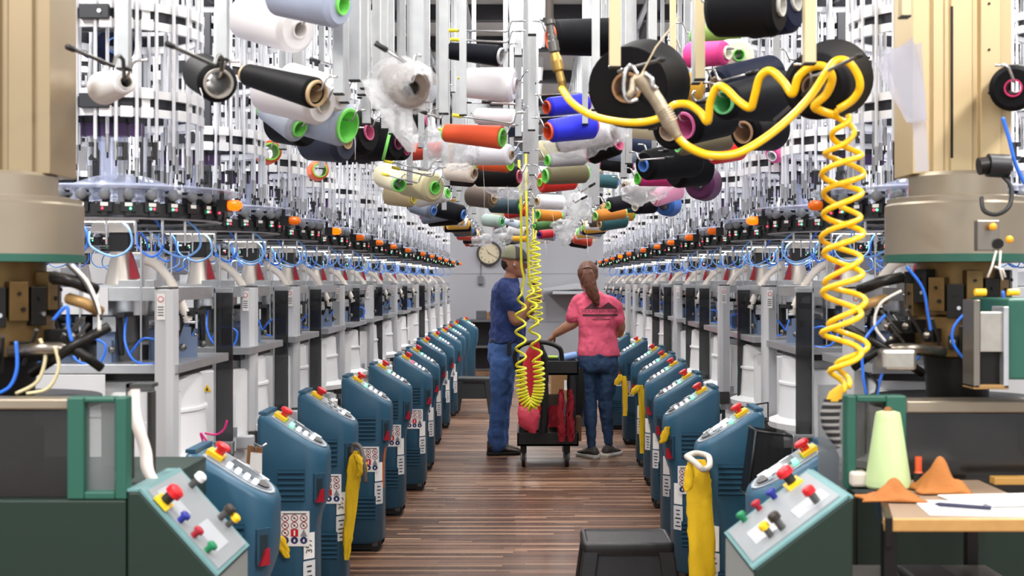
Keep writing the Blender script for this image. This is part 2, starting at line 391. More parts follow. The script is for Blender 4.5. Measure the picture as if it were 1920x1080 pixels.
    for z in (2.06, 2.36, 2.75, 3.15):
        gb = MB(); gbs.append(gb); gb.bx(-.26, .26, -.012, .012, z-.012, z+.012, BLACKM); gb.bx(-.012, .012, -.26, .26, z-.012, z+.012, BLACKM)
    for g_, z in zip(gbs, (2.06, 2.36)): g_.bx(-.05, .05, -.3, -.25, z-.025, z+.025, BLACKM); g_.cyl((.02, -.305, z), (.02, -.299, z), .008, STEEL, n=8)
    sens = MB()
    for k in range(5):
        x = -.10+.05*k; sens.bx(x-.018, x+.018, -.17, -.12, 1.955, 2.025, mat('purple_sensor', '4A2A5C', .4)); sens.bx(x-.02, x+.02, -.18, -.11, 2.0, 2.03, BLACK)
    wj = MB(); wj.lathe([(0, 0), (.03, 0), (.03, .55), (.05, .7), (.052, 1), (0, 1)], (-.02, -.08, 1.80), (-.02, -.08, 2.0), ACRY, 16)
    post = MB(); post.bx(-.19, -.15, -.26, -.22, 1.76, CEIL-.01, BLACKM)
    nt_ = 26; tubes = []
    for i in range(nt_):
        a = 2*PI*(i+.5)/nt_; tubes.append((.281*math.cos(a), .281*math.sin(a), 1.80+.09*rr.random()))
    inner = [(.19*math.cos(a), .19*math.sin(a), 1.86+.08*rr.random()) for a in [2*PI*k/11+.2 for k in range(11)]]
    nf = 30; fed = [(2*PI*(i+.25)/nf, rr) for i in range(nf)]
    beacon = MB(); beacon.bx(.385, .425, -.02, .02, RING_Z-.01, RING_Z+.032, BLACK); beacon.cyl((.395, 0, RING_Z+.03), (.395, 0, RING_Z+.065), .008, BLACK, n=6)
    def lens(mm): return MB().lathe([(0, 0), (.017, 0), (.019, .3), (.018, .75), (.010, 1), (0, 1)], (.425, 0, RING_Z+.012), (.470, 0, RING_Z+.012), mm, 14)
    wires = MB()
    rods = [MB() for _ in range(3)]
    for k in range(3): rods[k].cyl((-.24+.2*k, -.33+.015*(k % 3), 1.16), (-.24+.2*k, -.33+.015*(k % 3), 1.60+.03*(k % 2)), .0035, STEEL, n=6)
    guides = []
    for k in range(5):
        guide = MB(); guides.append(guide)
        x = -.2+.1*k; guide.bx(x-.008, x+.008, -.285, -.275, 1.86, 1.92, BLACK)
        guide.bx(x-.02, x-.006, -.29, -.275, 1.905, 1.92, BLACK); guide.bx(x-.02, x-.006, -.29, -.275, 1.86, 1.872, BLACK)
    wl = MB(); wl.bx(-.08, .14, -.29, -.265, RING_Z-.052, RING_Z-.036, WHITE); wl.bx(-.07, .13, -.287, -.268, RING_Z-.054, RING_Z-.052, mat('work_light_tube', 'FFF2E0', .4, emit=11)); wl.build('work_light', root)
    if detail:
        b_ = base.build('base_cabinet', root, .006); tub.build('drum_housing', root); c = can.build('waste_can', root)
        w = tri.build('warning_triangle', c); w['label'] = 'yellow triangular warning sticker'
        table.build('table_plate', root, .003); cyl.build('needle_cylinder', root)
        for mb in mech: mb.build('cam_bracket', root)
        plate.build('upper_plate', root, .003); h = cone.build('cone_housing', root); neck.build('motor', h, .004); cap.build('motor_cap', h, .003)
        l = lever.build('lever', h); l['label'] = 'dark red lever'
        hose.build('corrugated_hose', root); jug.build('oil_jug', root, 0); disc.build('clear_cover', root)
        rg = ring.build('feeder_ring', root); [q_.build('nozzle', rg) for q_ in nzs]
        for mb in blue: mb.build('air_tube', root)
        for mb in bands: mb.build('guide_band', root)
        [g_.build('guide_frame', root, .003) for g_ in gbs]; post.build('frame_post', root, .003); sens.build('sensor_row', root); wj.build('clear_jar', root); [q_.build('rod', root) for q_ in rods]; [q_.build('yarn_guide', root) for q_ in guides]
        tm = tube_mb(MB(), 0, 0, 0, 1.7).build('yarn_tube', root)
        for j, (x, y, z) in enumerate(tubes+inner):
            t = tm if j == 0 else tm.copy()
            if j: COL.objects.link(t)
            t.parent = root; t.location = (x, y, z)
        variants = [feeder_mb(MB(), l).build('yarn_feeder', root) for l in ((0, 0), (1, 0), (0, 2), (2, 1))]
        used = set()
        for a, r_ in fed:
            v = rr.choice([0, 0, 1, 1, 2, 3]); f = variants[v]
            if v in used: f = f.copy(); COL.objects.link(f)
            used.add(v); f.parent = root; f.location = (.355*math.cos(a), .355*math.sin(a), RING_Z); f.rotation_euler = (0, 0, a)
        for v in range(4):
            if v not in used: bpy.data.objects.remove(variants[v])
        bc = beacon.build('beacon', root); lens(AMB).build('amber_lens', bc)
    else:
        body = MB()
        def merge(dst, *src):
            for s in src:
                o = len(dst.v); dst.v += s.v
                for f, mi, sm in zip(s.f, s.mi, s.sm): dst.f.append([i+o for i in f]); dst.mi.append(dst.k(s.mats[mi])); dst.sm.append(sm)
        merge(body, base, tub, can, table, cyl, plate, *mech); body.build('machine_body', root)
        h = MB(); merge(h, cone, neck, cap, lever, hose); h.build('cone_housing', root)
        rg = MB(); merge(rg, ring, *blue); rg.build('feeder_ring', root)
        disc.build('clear_cover', root)
        fm = MB()
        for a, r_ in fed:
            fm.M = Matrix.Translation((.355*math.cos(a), .355*math.sin(a), RING_Z)) @ Matrix.Rotation(a, 4, 'Z')
            feeder_mb(fm, rr.choice([(0, 0), (1, 0), (2, 0), (1, 2)]))
        fm.build('feeder_row', root)
        tb = MB()
        for x, y, z in tubes+inner: tube_mb(tb, x, y, z, z+1.7)
        tb.build('yarn_tube_cage', root); bb = MB(); merge(bb, post, *gbs, *bands); bb.build('guide_band_stack', root)
        bc = beacon.build('beacon', root); lens(AMB).build('amber_lens', bc)
    return root, lens(AMBL).build('lit_lens_mesh')
pN, lit = machine_proto(True); pF, lit2 = machine_proto(False)
lit_me = lit.data; unlit_me = [c for c in pN.children if c.name.startswith('beacon')][0].children[0].data; bpy.data.objects.remove(lit); bpy.data.objects.remove(lit2)
def set_beacon(root, on, ang):
    for c in root.children:
        if c.name.startswith('beacon'):
            c.rotation_euler = (0, 0, ang)
            c.children[0].data = lit_me if on else unlit_me
            c.children[0]['label'] = 'glowing amber beacon lens' if on else 'unlit amber beacon lens'
first_used = {'N': False, 'F': False}
LIT = {('left', 0), ('left', 2), ('right', 1), ('right', 8)}
def put_machine(kind, side, j, x, y, label, group, front=True):
    p = pN if kind == 'N' else pF
    r = p if not first_used[kind] else copy_tree(p)
    first_used[kind] = True
    r.location = (x, y, 0); r.scale = (1 if side == 'left' else -1, 1, 1); r['label'] = label; r['group'] = group
    set_beacon(r, front and (side, j) in LIT, (-.25, -.2, .1, -.1, -.15)[j % 5])
    return r
for side, sx in (('left', -1), ('right', 1)):
    n = 0
    for D in NEAR_MD+FAR_MD:
        lx = ML if side == 'left' else (1.42 if n != 0 else 1.44)
        put_machine('N' if D < 10.5 else 'F', side, n, sx*lx, D, '%s grey-and-white knitting machine in the %s row behind the blue consoles' % (ORD[n], side), 'knitting machines along the %s of the aisle' % side)
        n += 1
    for j, D in enumerate([5.1, 6.5, 7.9, 9.3, 10.9, 12.6, 14.4, 16.4, 18.6]):
        put_machine('F', 'left' if side == 'right' else 'right', j, sx*2.75, D, '%s machine of the back row beyond the %s line of machines' % (ORD[j], side), 'back row machines on the %s' % side, False)

# ---------------------------------------------------------------- guard posts
def guard_post(px, L, dark, label, group):
    D = L*FX/abs(px-VX); sx = 1 if px > VX else -1
    t = thing('safety_screen' if dark else 'guard_post', label, 'screen' if dark else 'post', (sx*L, D, .78), group)
    w = .031 if not dark else .034; z1 = .645
    if dark:
        MB().bx(-w, w, -.008, .008, .02, z1-.02, SMOKE).build('panel', t)
        f = MB(); f.bx(-w-.004, w+.004, -.012, .012, z1-.02, z1, ALU); f.bx(-w-.004, w+.004, -.02, .02, -.01, .04, ALU); f.bx(sx*w-.004, sx*w+.004, -.012, .012, 0, z1, ALU); f.build('edge_frame', t, .002)
    else:
        pts = [(-w, -.03), (w*.35, -.045), (w, -.03), (w, .04), (-w, .04)]
        MB().poly([(sx*-x if sx > 0 else x, y, .03) for x, y in pts], (0, 0, z1-.03), ALUW).build('column', t, .003)
        MB().bx(-w*.95, w*.95, -.035, .04, z1, z1+.008, STEELD).build('end_cap', t, .002)
        s = MB().bx(-w*.2-.012, -w*.2+.014, -.046, -.044, z1-.10, z1-.015, PAPER)
        s.cyl((-w*.2+.001, -.0462, z1-.033), (-w*.2+.001, -.0475, z1-.033), .010, RED, n=14); s.cyl((-w*.2+.001, -.0476, z1-.033), (-w*.2+.001, -.0482, z1-.033), .0075, PAPER, n=14)
        for k in range(4): s.bx(-w*.2-.009, -w*.2+.010, -.0468, -.0462, z1-.06-.009*k, z1-.057-.009*k, INK)
        s.build('warning_sticker', t)['label'] = 'white sticker with a red circle'
    b = MB(); b.bx(-.03, .03, -.03, .04, -.04, .03, STEELD); b.cyl((0, 0, -.075), (0, 0, -.03), .02, ALU, n=10)
    b.cyl((0, .01, -.78), (0, .01, -.07), .012, STEELD, n=8); b.bx(min(0, sx*.28), max(0, sx*.28), .0, .05, -.035, .02, ALU)
    b.build('foot_bracket', t, .003)
for i, px in enumerate([312, 467, 549, 636, 692, 738, 779, 802, 820, 834]):
    guard_post(px, 1.2, False, '%s pale metal guard post behind the left consoles' % ORD[i], 'pale guard posts on the left')
for i, px in enumerate([420, 527, 591, 665, 709, 757, 791]):
    guard_post(px, 1.2, True, '%s dark see-through guard panel behind the left consoles' % ORD[i], 'dark guard panels on the left')
for i, px in enumerate([1601, 1442, 1357, 1271, 1212, 1192, 1178]):
    guard_post(px, 1.14, False, '%s pale metal guard post behind the right consoles' % ORD[i], 'pale guard posts on the right')
for i, px in enumerate([1508, 1395, 1321, 1295, 1252, 1230]):
    guard_post(px, 1.14, True, '%s dark see-through guard panel behind the right consoles' % ORD[i], 'dark guard panels on the right')

# ---------------------------------------------------------------- blue control consoles
SLOPE = .64
def topz(u): return .935-max(0, u+.10)*SLOPE
def umax(z):
    ks = [(.04, .075), (.06, .085), (.47, .085), (.53, .092), (.60, .118), (.66, .125), (.73, .125), (1, .125)]
    for (a, b), (c, d) in zip(ks, ks[1:]):
        if z <= c: return b+(d-b)*(z-a)/(c-a)
    return .125
HW = .125
def ring_plan(um, inset=0, ub=-.135, hw=HW, r=.075, k=6):
    ub += inset; um -= inset; hw -= inset; out = []
    for cx, cy, a0, rr in ((um-r, -hw+r, -90, r), (um-r, hw-r, 0, r)):
        for i in range(k+1):
            a = math.radians(a0+90*i/k); out.append((cx+rr*math.cos(a), cy+rr*math.sin(a)))
    r2 = .02
    for cx, cy, a0 in ((ub+r2, hw-r2, 90), (ub+r2, -hw+r2, 180)):
        for i in range(3):
            a = math.radians(a0+45*i); out.append((cx+r2*math.cos(a), cy+r2*math.sin(a)))
    return out
def pic_sign(a, w, h):
    # safety notice with round pictograms, in the plane y=0 facing -y
    mb = MB(); mb.bx(-w/2, w/2, 0, .0015, -h/2, h/2, PAPER)
    navy = mat('navy_print', '232A5E', .6); rr = w*.125
    for r in range(4):
        for c in range(3):
            x = (c-1)*w*.31; z = h/2-h*.2-r*h*.21
            if r == 3: mb.cyl((x, -.0004, z), (x, 0, z), rr, navy, n=12); mb.bx(x-.003, x+.003, -.0008, 0, z-.006, z+.004, PAPER)
            elif r == 2 and c == 1: mb.bx(x-rr, x+rr, -.0004, 0, z-rr, z+rr, RED); mb.bx(x-.003, x+.003, -.0008, 0, z-rr*.7, z+rr*.7, PAPER)
            elif r == 2 and c == 2: mb.poly([(x-rr, -.0004, z-rr), (x+rr, -.0004, z-rr), (x, -.0004, z+rr)], (0, .0004, 0), mat('thin_grey_print', '8A8A90', .6))
            else:
                mb.cyl((x, -.0004, z), (x, 0, z), rr, REDD, n=14); mb.cyl((x, -.0008, z), (x, -.0003, z), rr*.76, PAPER, n=14)
                mb.bx(x-rr*.75, x+rr*.75, -.0011, -.0004, z-.0012, z+.0012, REDD, Matrix.Rotation(math.radians(45), 3, 'Y')); mb.bx(x-.004, x+.003, -.0012, -.0004, z-.003, z+.004, INK)
    mb.bx(-w*.4, w*.4, -.0004, 0, h/2-.012, h/2-.008, INK)
    return mb
def console(side, D, L, label, number=None, buttons=('g', 'w', 'w', 'w'), far=False, group=None, sign=True):
    a = 1 if side == 'left' else -1
    L -= .058; t = thing('control_console', label, 'console', (-a*L, D, 0), group)
    F = Matrix.Scale(-1, 4, (1, 0, 0)) if a < 0 else None
    def q(u, y, z): return (u, y, z)
    b = MB(F)
    zs = [.045, .06, .47, .53, .60, .66, .74]
    rings = [[(u, y, z) for u, y in ring_plan(umax(z), .012 if z < .05 else 0)] for z in zs]
    rings.append([(u, y, topz(u)-.02) for u, y in ring_plan(.125)])
    rings.append([(u, y, topz(u)-.004) for u, y in ring_plan(.125, .006, r=.07)])
    rings.append([(u, y, topz(u)) for u, y in ring_plan(.125, .02, r=.058)])
    b.loft(rings, BLUEC)
    b.bx(-.131, -.10, -.105, .105, .935, .946, BLUEC)
    b.build('body', t)
    if not far:
        for z0 in (.605, .18):
            wv = MB(F)
            for k in range(6):
                z = z0+.021*k; wv.poly([(-.05, -HW+.0005, z), (.05, -HW+.0005, z), (.05, -HW-.01, z+.004), (-.05, -HW-.01, z+.004)], (0, 0, .009), BLUEC)
            wv.bx(-.052, .052, -HW-.0005, -HW+.001, z0-.003, z0+.122, BLUED)
            wv.build('vent', t)
        if sign:
            s = pic_sign(a, .115, .135); o = s.build('safety_notice', t); o.location = (a*.012, -HW-.002, .50)
            o['label'] = 'white notice with red and blue pictograms'
    # sloped panel frame of reference
    n = Vector((SLOPE, 0, 1)).normalized(); d = Vector((1, 0, -SLOPE)).normalized()
    def S(u, y, h): return Vector((u, y, topz(u)))+n*h
    R = Matrix((d, (0, 1, 0), n)).transposed()
    p = MB(F)
    def slab(u0, u1, y0, y1, h0, h1, m, rr=.0):
        if rr:
            pts = [S(u0, y0, h0), S(u1-rr, y0, h0)]
            for i in range(9):
                an = -PI/2+PI*i/8; yc = (y0+y1)/2; pts.append(S(u1-rr+rr*math.cos(an), yc+(y1-y0)/2*math.sin(an), h0))
            pts += [S(u1-rr, y1, h0), S(u0, y1, h0)]
        else: pts = [S(u0, y0, h0), S(u1, y0, h0), S(u1, y1, h0), S(u0, y1, h0)]
        p.poly(pts, n*(h1-h0), m)
    slab(-.085, .114, -.095, .095, 0, .004, mat('console_panel_grey', '9AA2AA', .4), .08)
    slab(-.075, .104, -.082, .082, .004, .006, mat('console_panel_inner', '6A7078', .35), .07)
    slab(-.025, .07, -.02, .065, .006, .009, GLASSY)
    slab(.066, .096, -.045, .035, .006, .010, mat('panel_socket_dark', '1E1C1E', .4), .03)
    for u in (-.02, .05): slab(u, u+.03, .070, .079, .006, .009, WHITE)
    p.build('control_panel', t)
    e = MB(F); c = Vector((-.058, -.03, topz(-.058)))
    e.bx(c.x-.027, c.x+.027, c.y-.03, c.y+.03, c.z, c.z+.022, YEL, R); eo = e.build('switch_box', t, .003); eo['label'] = 'yellow switch box'
    e = MB(F); e.lathe([(0, 0), (.013, 0), (.015, .5), (.024, .6), (.024, .9), (.018, 1), (0, 1)], c+n*.015, c+n*.052, RED, 16); e.build('emergency_stop', t)['label'] = 'red mushroom button'
    for i, bt in enumerate(buttons):
        u = -.016+i*.026; m = {'g': GRNL, 'w': WHTL, 'r': REDL, 'd': mat('dim_button', 'C9D2DA', .4)}[bt]
        mb = MB(F); cc = S(u, -.054, .013); mb.cb(cc, .016, .020, .014, m, R); mb.build('button', t, .003)
    if not far:
        f = MB(F); r = .075; dd = math.sqrt(.5)
        # handle recess and red rocker on the rounded front corner
        um = .125; cx, cy = um-r+r*dd, -HW+r-r*dd; Rz = Matrix.Rotation(-PI/4, 3, 'Z')
        f.cb((cx, cy, .655), .006, .05, .11, BLUED, Rz); f.cb((cx+.001, cy-.001, .65), .008, .026, .085, mat('recess_black', '10252F', .6), Rz); f.build('handle_recess', t, .002)
        sw = MB(F); sw.poly([Vector((cx-.012, cy-.016, .60)), Vector((cx+.012, cy+.008, .60)), Vector((cx+.012, cy+.008, .65)), Vector((cx+.003, cy-.001, .645))], (.008, -.008, 0), REDD); sw.build('rocker_switch', t)['label'] = 'dark red switch'
        um = .085; cx, cy = um-r+r*dd, -HW+r-r*dd
        lb = MB(F); lb.cb((cx+.0015, cy-.0015, .43), .002, .05, .10, PAPER, Rz); lo = lb.build('number_label', t); lo['label'] = 'white paper number label'
        l2 = MB(F); l2.cb((cx+.0015, cy-.0015, .315), .002, .055, .115, mat('label_grey', 'D5D6D8', .6), Rz)
        rr = random.Random(int(D*10))
        for k in range(5): l2.cb((cx+.0028, cy-.0028, .275+k*.019), .001, .014+.02*rr.random(), .006, INK, Rz)
        l2.build('data_label', t)
        if number:
            tx = text_mesh(number, .04, INK, 'number'); tx.parent = lo
            nx = a*dd; M = Matrix((Vector((0, 0, -1)) if a > 0 else Vector((0, 0, 1)), Vector((dd*a, dd, 0)) * (1 if a > 0 else -1), Vector((nx, -dd, 0)))).transposed().to_4x4()
            # text x axis runs down the label, normal faces out
            X = Vector((0, 0, 1)); N = Vector((nx, -dd, 0)); Y = N.cross(X)
            M = Matrix((X, Y, N)).transposed().to_4x4()
            tx.matrix_local = Matrix.Translation((a*(cx+.003), cy-.003, .43)) @ M
        rd = MB(F); rd.bx(-.125, .06, -.10, .10, .012, .045, RUB)
        rd.build('skirt', t)
    for y in (-.085, .085):
        w = MB(F); w.cyl((.045, y-.012, .03), (.045, y+.012, .03), .03, RUB, n=16); w.cyl((.045, y-.013, .03), (.045, y+.013, .03), .014, STEEL, n=10); w.bx(.03, .06, y-.016, y+.016, .03, .055, STEELD); w.build('caster', t)
    return t
LC = [(406, 852), (528, 781), (595, 741), (671, 711), (717, 687), (761, 670), (780, 656), (798, 639), (817, 628), (833, 620), (843, 613), (854, 606), (872, 599)]
RC = [(1515, 845), (1390, 774), (1315, 732), (1288, 705), (1263, 682), (1245, 667), (1227, 654), (1197, 639), (1166, 629)]
NUM = {1: '397', 2: '395'}
BL = ['wwww', 'gwww', 'dddw', 'gwww', 'gwww', 'rwww', 'gwww', 'wwww', 'gwww', 'wwww', 'gwww', 'gwww', 'gwww']
for i, (px, py) in enumerate(LC):
    D = .53*FX/(py-VY); L = (VX-px)*D/FX
    console('left', D+.02, L, '%s blue console in the left row%s' % (ORD[i], {0: ', beside the green machine', 1: ' marked 397', 2: ' marked 395, yellow bag on its corner'}.get(i, '')), NUM.get(i), tuple(BL[i]), D > 14, 'blue consoles on the left', i != 0)
BR = ['gddd', 'gwdd', 'gwww', 'gwww', 'gwww', 'gwww', 'gwww', 'gwww', 'gwww']
RCpos = []
for i, (px, py) in enumerate(RC):
    D = .53*FX/(py-VY)*(1 if i else 1); L = (px-VX)*D/FX
    RCpos.append((L, D+.02))
    console('right', D+.02, L, '%s blue control console in the right row%s' % (ORD[i], {0: ', half hidden by the sloping green panel', 1: ', behind the black mesh basket'}.get(i, '')), None, tuple(BR[i]), D > 13.5, 'blue consoles on the right', i > 1)
# ---------------------------------------------------------------- hanging creels: bars, hooks, cones
BARS = []
def hbar(x, y, z0, w=.030, m=None, label=None, name='creel_bar', row='middle'):
    for b in BARS:
        if abs(b[0]-x) < .035 and abs(b[1]-y) < .10: return
    BARS.append((x, y))
    mb = MB(); m = m or BARM
    mb.poly([(x-w/2, y-.012, z0), (x+w/2, y-.012, z0), (x+w/2, y+.02, z0), (x+w/2-.005, y+.02, z0), (x+w/2-.005, y-.005, z0), (x-w/2+.005, y-.005, z0), (x-w/2+.005, y+.02, z0), (x-w/2, y+.02, z0)], (0, 0, CEIL-z0-.003), m)
    o = mb.build('creel_bar', None); o2 = MB().bx(x-w/2-.001, x+w/2+.001, y-.014, y+.022, z0-.004, z0, RUB).build('end_cap', o)
    tag(o, label or BARLAB[row], 'bar', 'hanging bars of the %s creel row' % row)
BARLAB = {'middle': 'vertical metal bar of the creel row over the aisle, hanging from the ceiling', 'left': 'vertical metal bar of the creel row over the left consoles, hanging from the ceiling',
          'right': 'vertical metal bar of the creel row over the right consoles, hanging from the ceiling', 'outer left': 'vertical metal bar hanging from the ceiling over the left machines', 'outer right': 'vertical metal bar hanging from the ceiling over the right machines'}
TIPY = mat('yellow_rubber_tip', 'F0E030', .5)
def hook(inner, outer, row, tip=None, over=.03, rise=.045, cone=None):
    inner = Vector(inner); outer = Vector(outer); d = (inner-outer).normalized()
    h = Vector((d.x, 0, 0)).normalized() if abs(d.x) > .3 else Vector((d.x*.4, 0, 0))
    hh = h if h.length > .01 else Vector((.01, 0, 0))
    p = [outer-d*over, inner+d*.012, inner+d*.028+Vector((0, 0, rise*.15)), inner+d*.03+hh*.012+Vector((0, 0, rise*.85)), inner+d*.03+hh*.022+Vector((0, 0, rise)), inner+d*.03+hh*.05+Vector((0, 0, rise))]
    o = MB().tube(p, .0042, STEEL, 7).build('cone_hook', None)
    if tip: MB().tube([outer-d*(over+.004), outer-d*(over-.022)], .0062, tip, 8).build('tip', o)['label'] = 'yellow rubber tip' if tip is TIPY else 'black rubber tip'
    tag(o, ' '.join(('hook for %s' % cone).split()[:16]) if cone else 'empty bent metal hook rod of the %s creel row' % row, 'hook', 'hook rods of the %s creel row' % row)
    return o, p[-1]
def cone_obj(A, B, rA, rB, hexc, tube, label, group=None, cham=True, name='yarn_cone', tr=None):
    A = Vector(A); B = Vector(B); d = B-A; Ln = d.length; q = Vector((0, 0, 1)).rotation_difference(d.normalized())
    t = thing(name, label, 'yarn cone', A, group); t.rotation_mode = 'QUATERNION'; t.rotation_quaternion = q
    ti = tr or min(.030, rA*.55, rB*.55); c = .012/Ln*1.0 if cham else .003/Ln
    c = min(.12, .10*(rA+rB)/Ln) if cham else c
    k = ti/max(rA, 1e-4)
    ti0 = ti; ti = min(ti, rA*.75, rB*.8); prof = [(ti, 0), (rA*.80 if cham else rA*.97, .0), (rA*.97, c*.9), (rA, c*1.3), (rB, 1-c*1.3), (rB*.97, 1-c*.9), (rB*.80 if cham else rB*.97, 1.0), (ti, 1)]; ti = ti0
    m = MB().lathe(prof, (0, 0, 0), (0, 0, Ln), yarn(hexc), 32); m.build('yarn', t)
    tm = tube if not isinstance(tube, str) else mat('tube_'+tube, tube, .5)
    e = .010
    tA = min(ti, rA*.8); tB = min(ti, rB*.85)
    MB().lathe([(tA*.86, 0), (tA*1.02, 0), (tA*1.06, .02), (tA, .05), (tB, .95), (tB*1.06, .98), (tB*1.02, 1), (tB*.86, 1), (tA*.86, 0)], (0, 0, -e), (0, 0, Ln+e), tm, 24).build('tube', t)
    return t
def cone(ax, ay, DA, ra, bx, by, DB, rb, hexc, tube, label, inner='B', row='left', cham=True, tr=None, hk=True, tip=None, bar=True, cname=None, barw=.03):
    A = P(ax, ay, DA); B = P(bx, by, DB)
    t = cone_obj(A, B, ra*DA/FX, rb*DB/FX, hexc, tube, label, None, cham, tr=tr*DB/FX if tr else None)
    if not hk: bar = False
    if True:
        I, O = (B, A) if inner == 'B' else (A, B)
        top = (B-A).normalized().cross(Vector((0, 1, 0))); tr_ = min(.03, ra*DA/FX*.5, rb*DB/FX*.5)*.8
        o, e = hook(I+Vector((0, 0, tr_*.8)), O+Vector((0, 0, tr_*.8)), row, tip, cone='the '+label)
        if bar: hbar(e.x, e.y+.01, e.z-.05, barw, BARM, row=row)
    return t
BK, WH, GB = '121214', 'ECEBEE', 'A7B2C6'
GT, BT, OT, PT, GYT, BLT = '86E86C', 'C3A780', 'E2512A', 'E0709A', '9A948C', '5C8FE0'
# --- row over the left consoles
cone(193, 166, 3.55, 31, 235, 154, 3.35, 22, WH, 'C9C4BC', 'white yarn cone with its end to the camera, beside the left beige column', 'B', 'outer left', tip=BLACK, bar=False)
cone(378, 136, 3.65, 37, 409, 156, 3.45, 38, BK, GYT, 'black yarn cone with a wide grey tube facing the camera', 'B', 'outer left', tr=27, tip=BLACK, bar=False)
hbar(*P(232, 128, 3.3).xy, P(232, 128, 3.3).z, .03, row='outer left'); hbar(*P(417, 110, 3.4).xy, P(417, 110, 3.4).z, .028, row='outer left')
cone(463, 140, 4.2, 21, 592, 175, 4.0, 30, BK, BT, 'slim black yarn cone with beige tube, nearest of the left creel row', 'B', 'left', tr=24)
cone(495, 165, 4.5, 44, 605, 195, 4.35, 42, WH, 'D8D2C4', 'fat white yarn cone right under the slim black cone', 'B')
cone(540, 150, 4.9, 34, 641, 180, 4.75, 32, 'E4E3E6', 'D8D2C4', 'second white yarn cone behind the fat white cone', 'B')
cone(495, 204, 4.95, 20, 560, 240, 4.85, 30, 'A9B0BC', GT, 'pale grey yarn cone with a green tube end pointing left', 'B', tr=16, hk=False)
cone(560, 213, 5.0, 38, 650, 235, 4.9, 42, GB, GT, 'large pale blue-grey yarn cone with a green rim on its right', 'B', tr=32)
cone(518, 225, 5.4, 42, 578, 235, 5.3, 42, BK, BT, 'black yarn cone under the green-ended grey cone', 'B', hk=False)
cone(575, 260, 5.7, 40, 650, 266, 5.6, 40, '20263A', BT, 'navy yarn cone under the large blue-grey cone', 'B', hk=False)
cone(615, 260, 5.9, 46, 690, 248, 5.8, 42, BK, PT, 'black yarn cone with a dark pink tube rim', 'B', tr=15)
cone(655, 262, 6.35, 42, 745, 268, 6.2, 34, '0F0F12', '6A2A44', 'large black yarn cone with a green strap', 'B', tr=12, hk=False)
cone(700, 272, 6.6, 28, 762, 280, 6.5, 22, '0F0F12', '8C2E50', 'black yarn cone with a maroon tube, ahead of the plastic wrap', 'B')
cone(722, 328, 7.3, 24, 748, 346, 7.0, 16, 'D5CFAC', GT, 'small cream yarn cone with a green tube facing the camera', 'B', tr=13, tip=TIPY)
cone(757, 342, 7.4, 24, 815, 352, 7.2, 28, 'C6BE96', GT, 'large beige yarn cone with a green tube on its right', 'B', tr=12, tip=TIPY)
cone(728, 362, 7.9, 22, 775, 372, 7.8, 18, 'B9A781', 'E6D870', 'tan yarn cone with a yellow tube, under the beige cone', 'B', tip=TIPY)
cone(780, 372, 8.3, 18, 838, 362, 8.2, 16, 'DCDCDD', GT, 'off-white yarn cone behind the tan cone, green tube', 'B', tr=9)
cone(772, 385, 8.7, 14, 812, 395, 8.6, 16, '6D7686', BLT, 'slate grey yarn cone below the off-white cone', 'B')
cone(805, 385, 9.1, 18, 868, 402, 9.0, 17, '101116', BLT, 'black yarn cone with a blue tube rim in the left creel row', 'B', tr=9)
# --- row over the right consoles
cone(1335, 18, 3.7, 52, 1462, 10, 3.6, 58, '111216', 'D9D8D2', 'huge black yarn cone at the top edge right of centre', 'A', 'right', bar=False, hk=False)
cone(1395, 20, 3.95, 55, 1490, 2, 3.85, 58, '1A2038', 'D9D8D2', 'navy yarn cone behind the huge black cone at the top edge', 'A', 'right', hk=False)
cone(1290, 104, 4.6, 24, 1362, 99, 4.5, 23, 'E23D8C', 'F2F0E0', 'hot pink yarn cone under the huge black cone', 'A', 'right', bar=False, hk=False)
cone(1368, 106, 4.75, 32, 1385, 103, 4.55, 30, 'F1EDD8', GT, 'ivory yarn cone with a small green tube hole', 'A', 'right', tr=11, hk=False)
cone(1300, 68, 5.2, 18, 1385, 60, 5.1, 20, '7D9A46', GT, 'olive green yarn cone behind the pink cone', 'A', 'right', hk=False)
cone(1345, 160, 4.35, 34, 1452, 138, 4.5, 36, '161B2E', BT, 'large navy yarn cone crossed by the yellow hose', 'A', 'right', barw=.026)
cone(1357, 192, 4.0, 34, 1470, 180, 4.3, 48, '12141A', '74CF8A', 'large black yarn cone with a green tube ring facing left', 'A', 'right', tr=20, cham=True, bar=False, hk=False)
cone(1285, 235, 4.7, 38, 1360, 215, 4.85, 40, '101114', 'C45C90', 'black yarn cone with a pink tube rim under the hose wave', 'A', 'right', tr=24, hk=False)
cone(1255, 245, 4.9, 38, 1290, 230, 5.05, 38, '121316', 'B9A08A', 'black yarn cone with a beige tube behind the air gun handle', 'A', 'right', tr=18)
cone(1395, 248, 5.0, 36, 1450, 240, 5.15, 42, '0F0F12', 'B08E6E', 'black yarn cone with a brown tube below the green-ringed cone', 'A', 'right', tr=20, hk=False)
cone(1272, 275, 5.4, 18, 1365, 255, 5.5, 26, '6B6249', '8CDC88', 'khaki yarn cone peeping out under the black cones', 'A', 'right', hk=False)
cone(1335, 288, 5.7, 22, 1385, 272, 5.8, 28, 'D81E1C', 'D8D0B0', 'bright red yarn cone in the right creel row', 'A', 'right', hk=False)
cone(1208, 310, 6.0, 29, 1300, 298, 6.2, 34, '101012', BLT, 'black yarn cone with a blue tube rim in the right creel row', 'A', 'right')
cone(1262, 320, 6.4, 34, 1322, 312, 6.5, 36, '0F0F12', '4E8FE8', 'second black yarn cone behind the blue-rimmed one', 'A', 'right', hk=False)
cone(1197, 335, 6.9, 14, 1285, 335, 7.0, 15, 'C2266F', '63D64A', 'magenta yarn cone with a bright green tube', 'A', 'right', tr=12)
cone(1172, 350, 7.3, 13, 1225, 345, 7.4, 14, 'B7B0A8', 'A88F78', 'grey-beige yarn cone beside the magenta one', 'A', 'right', hk=False)
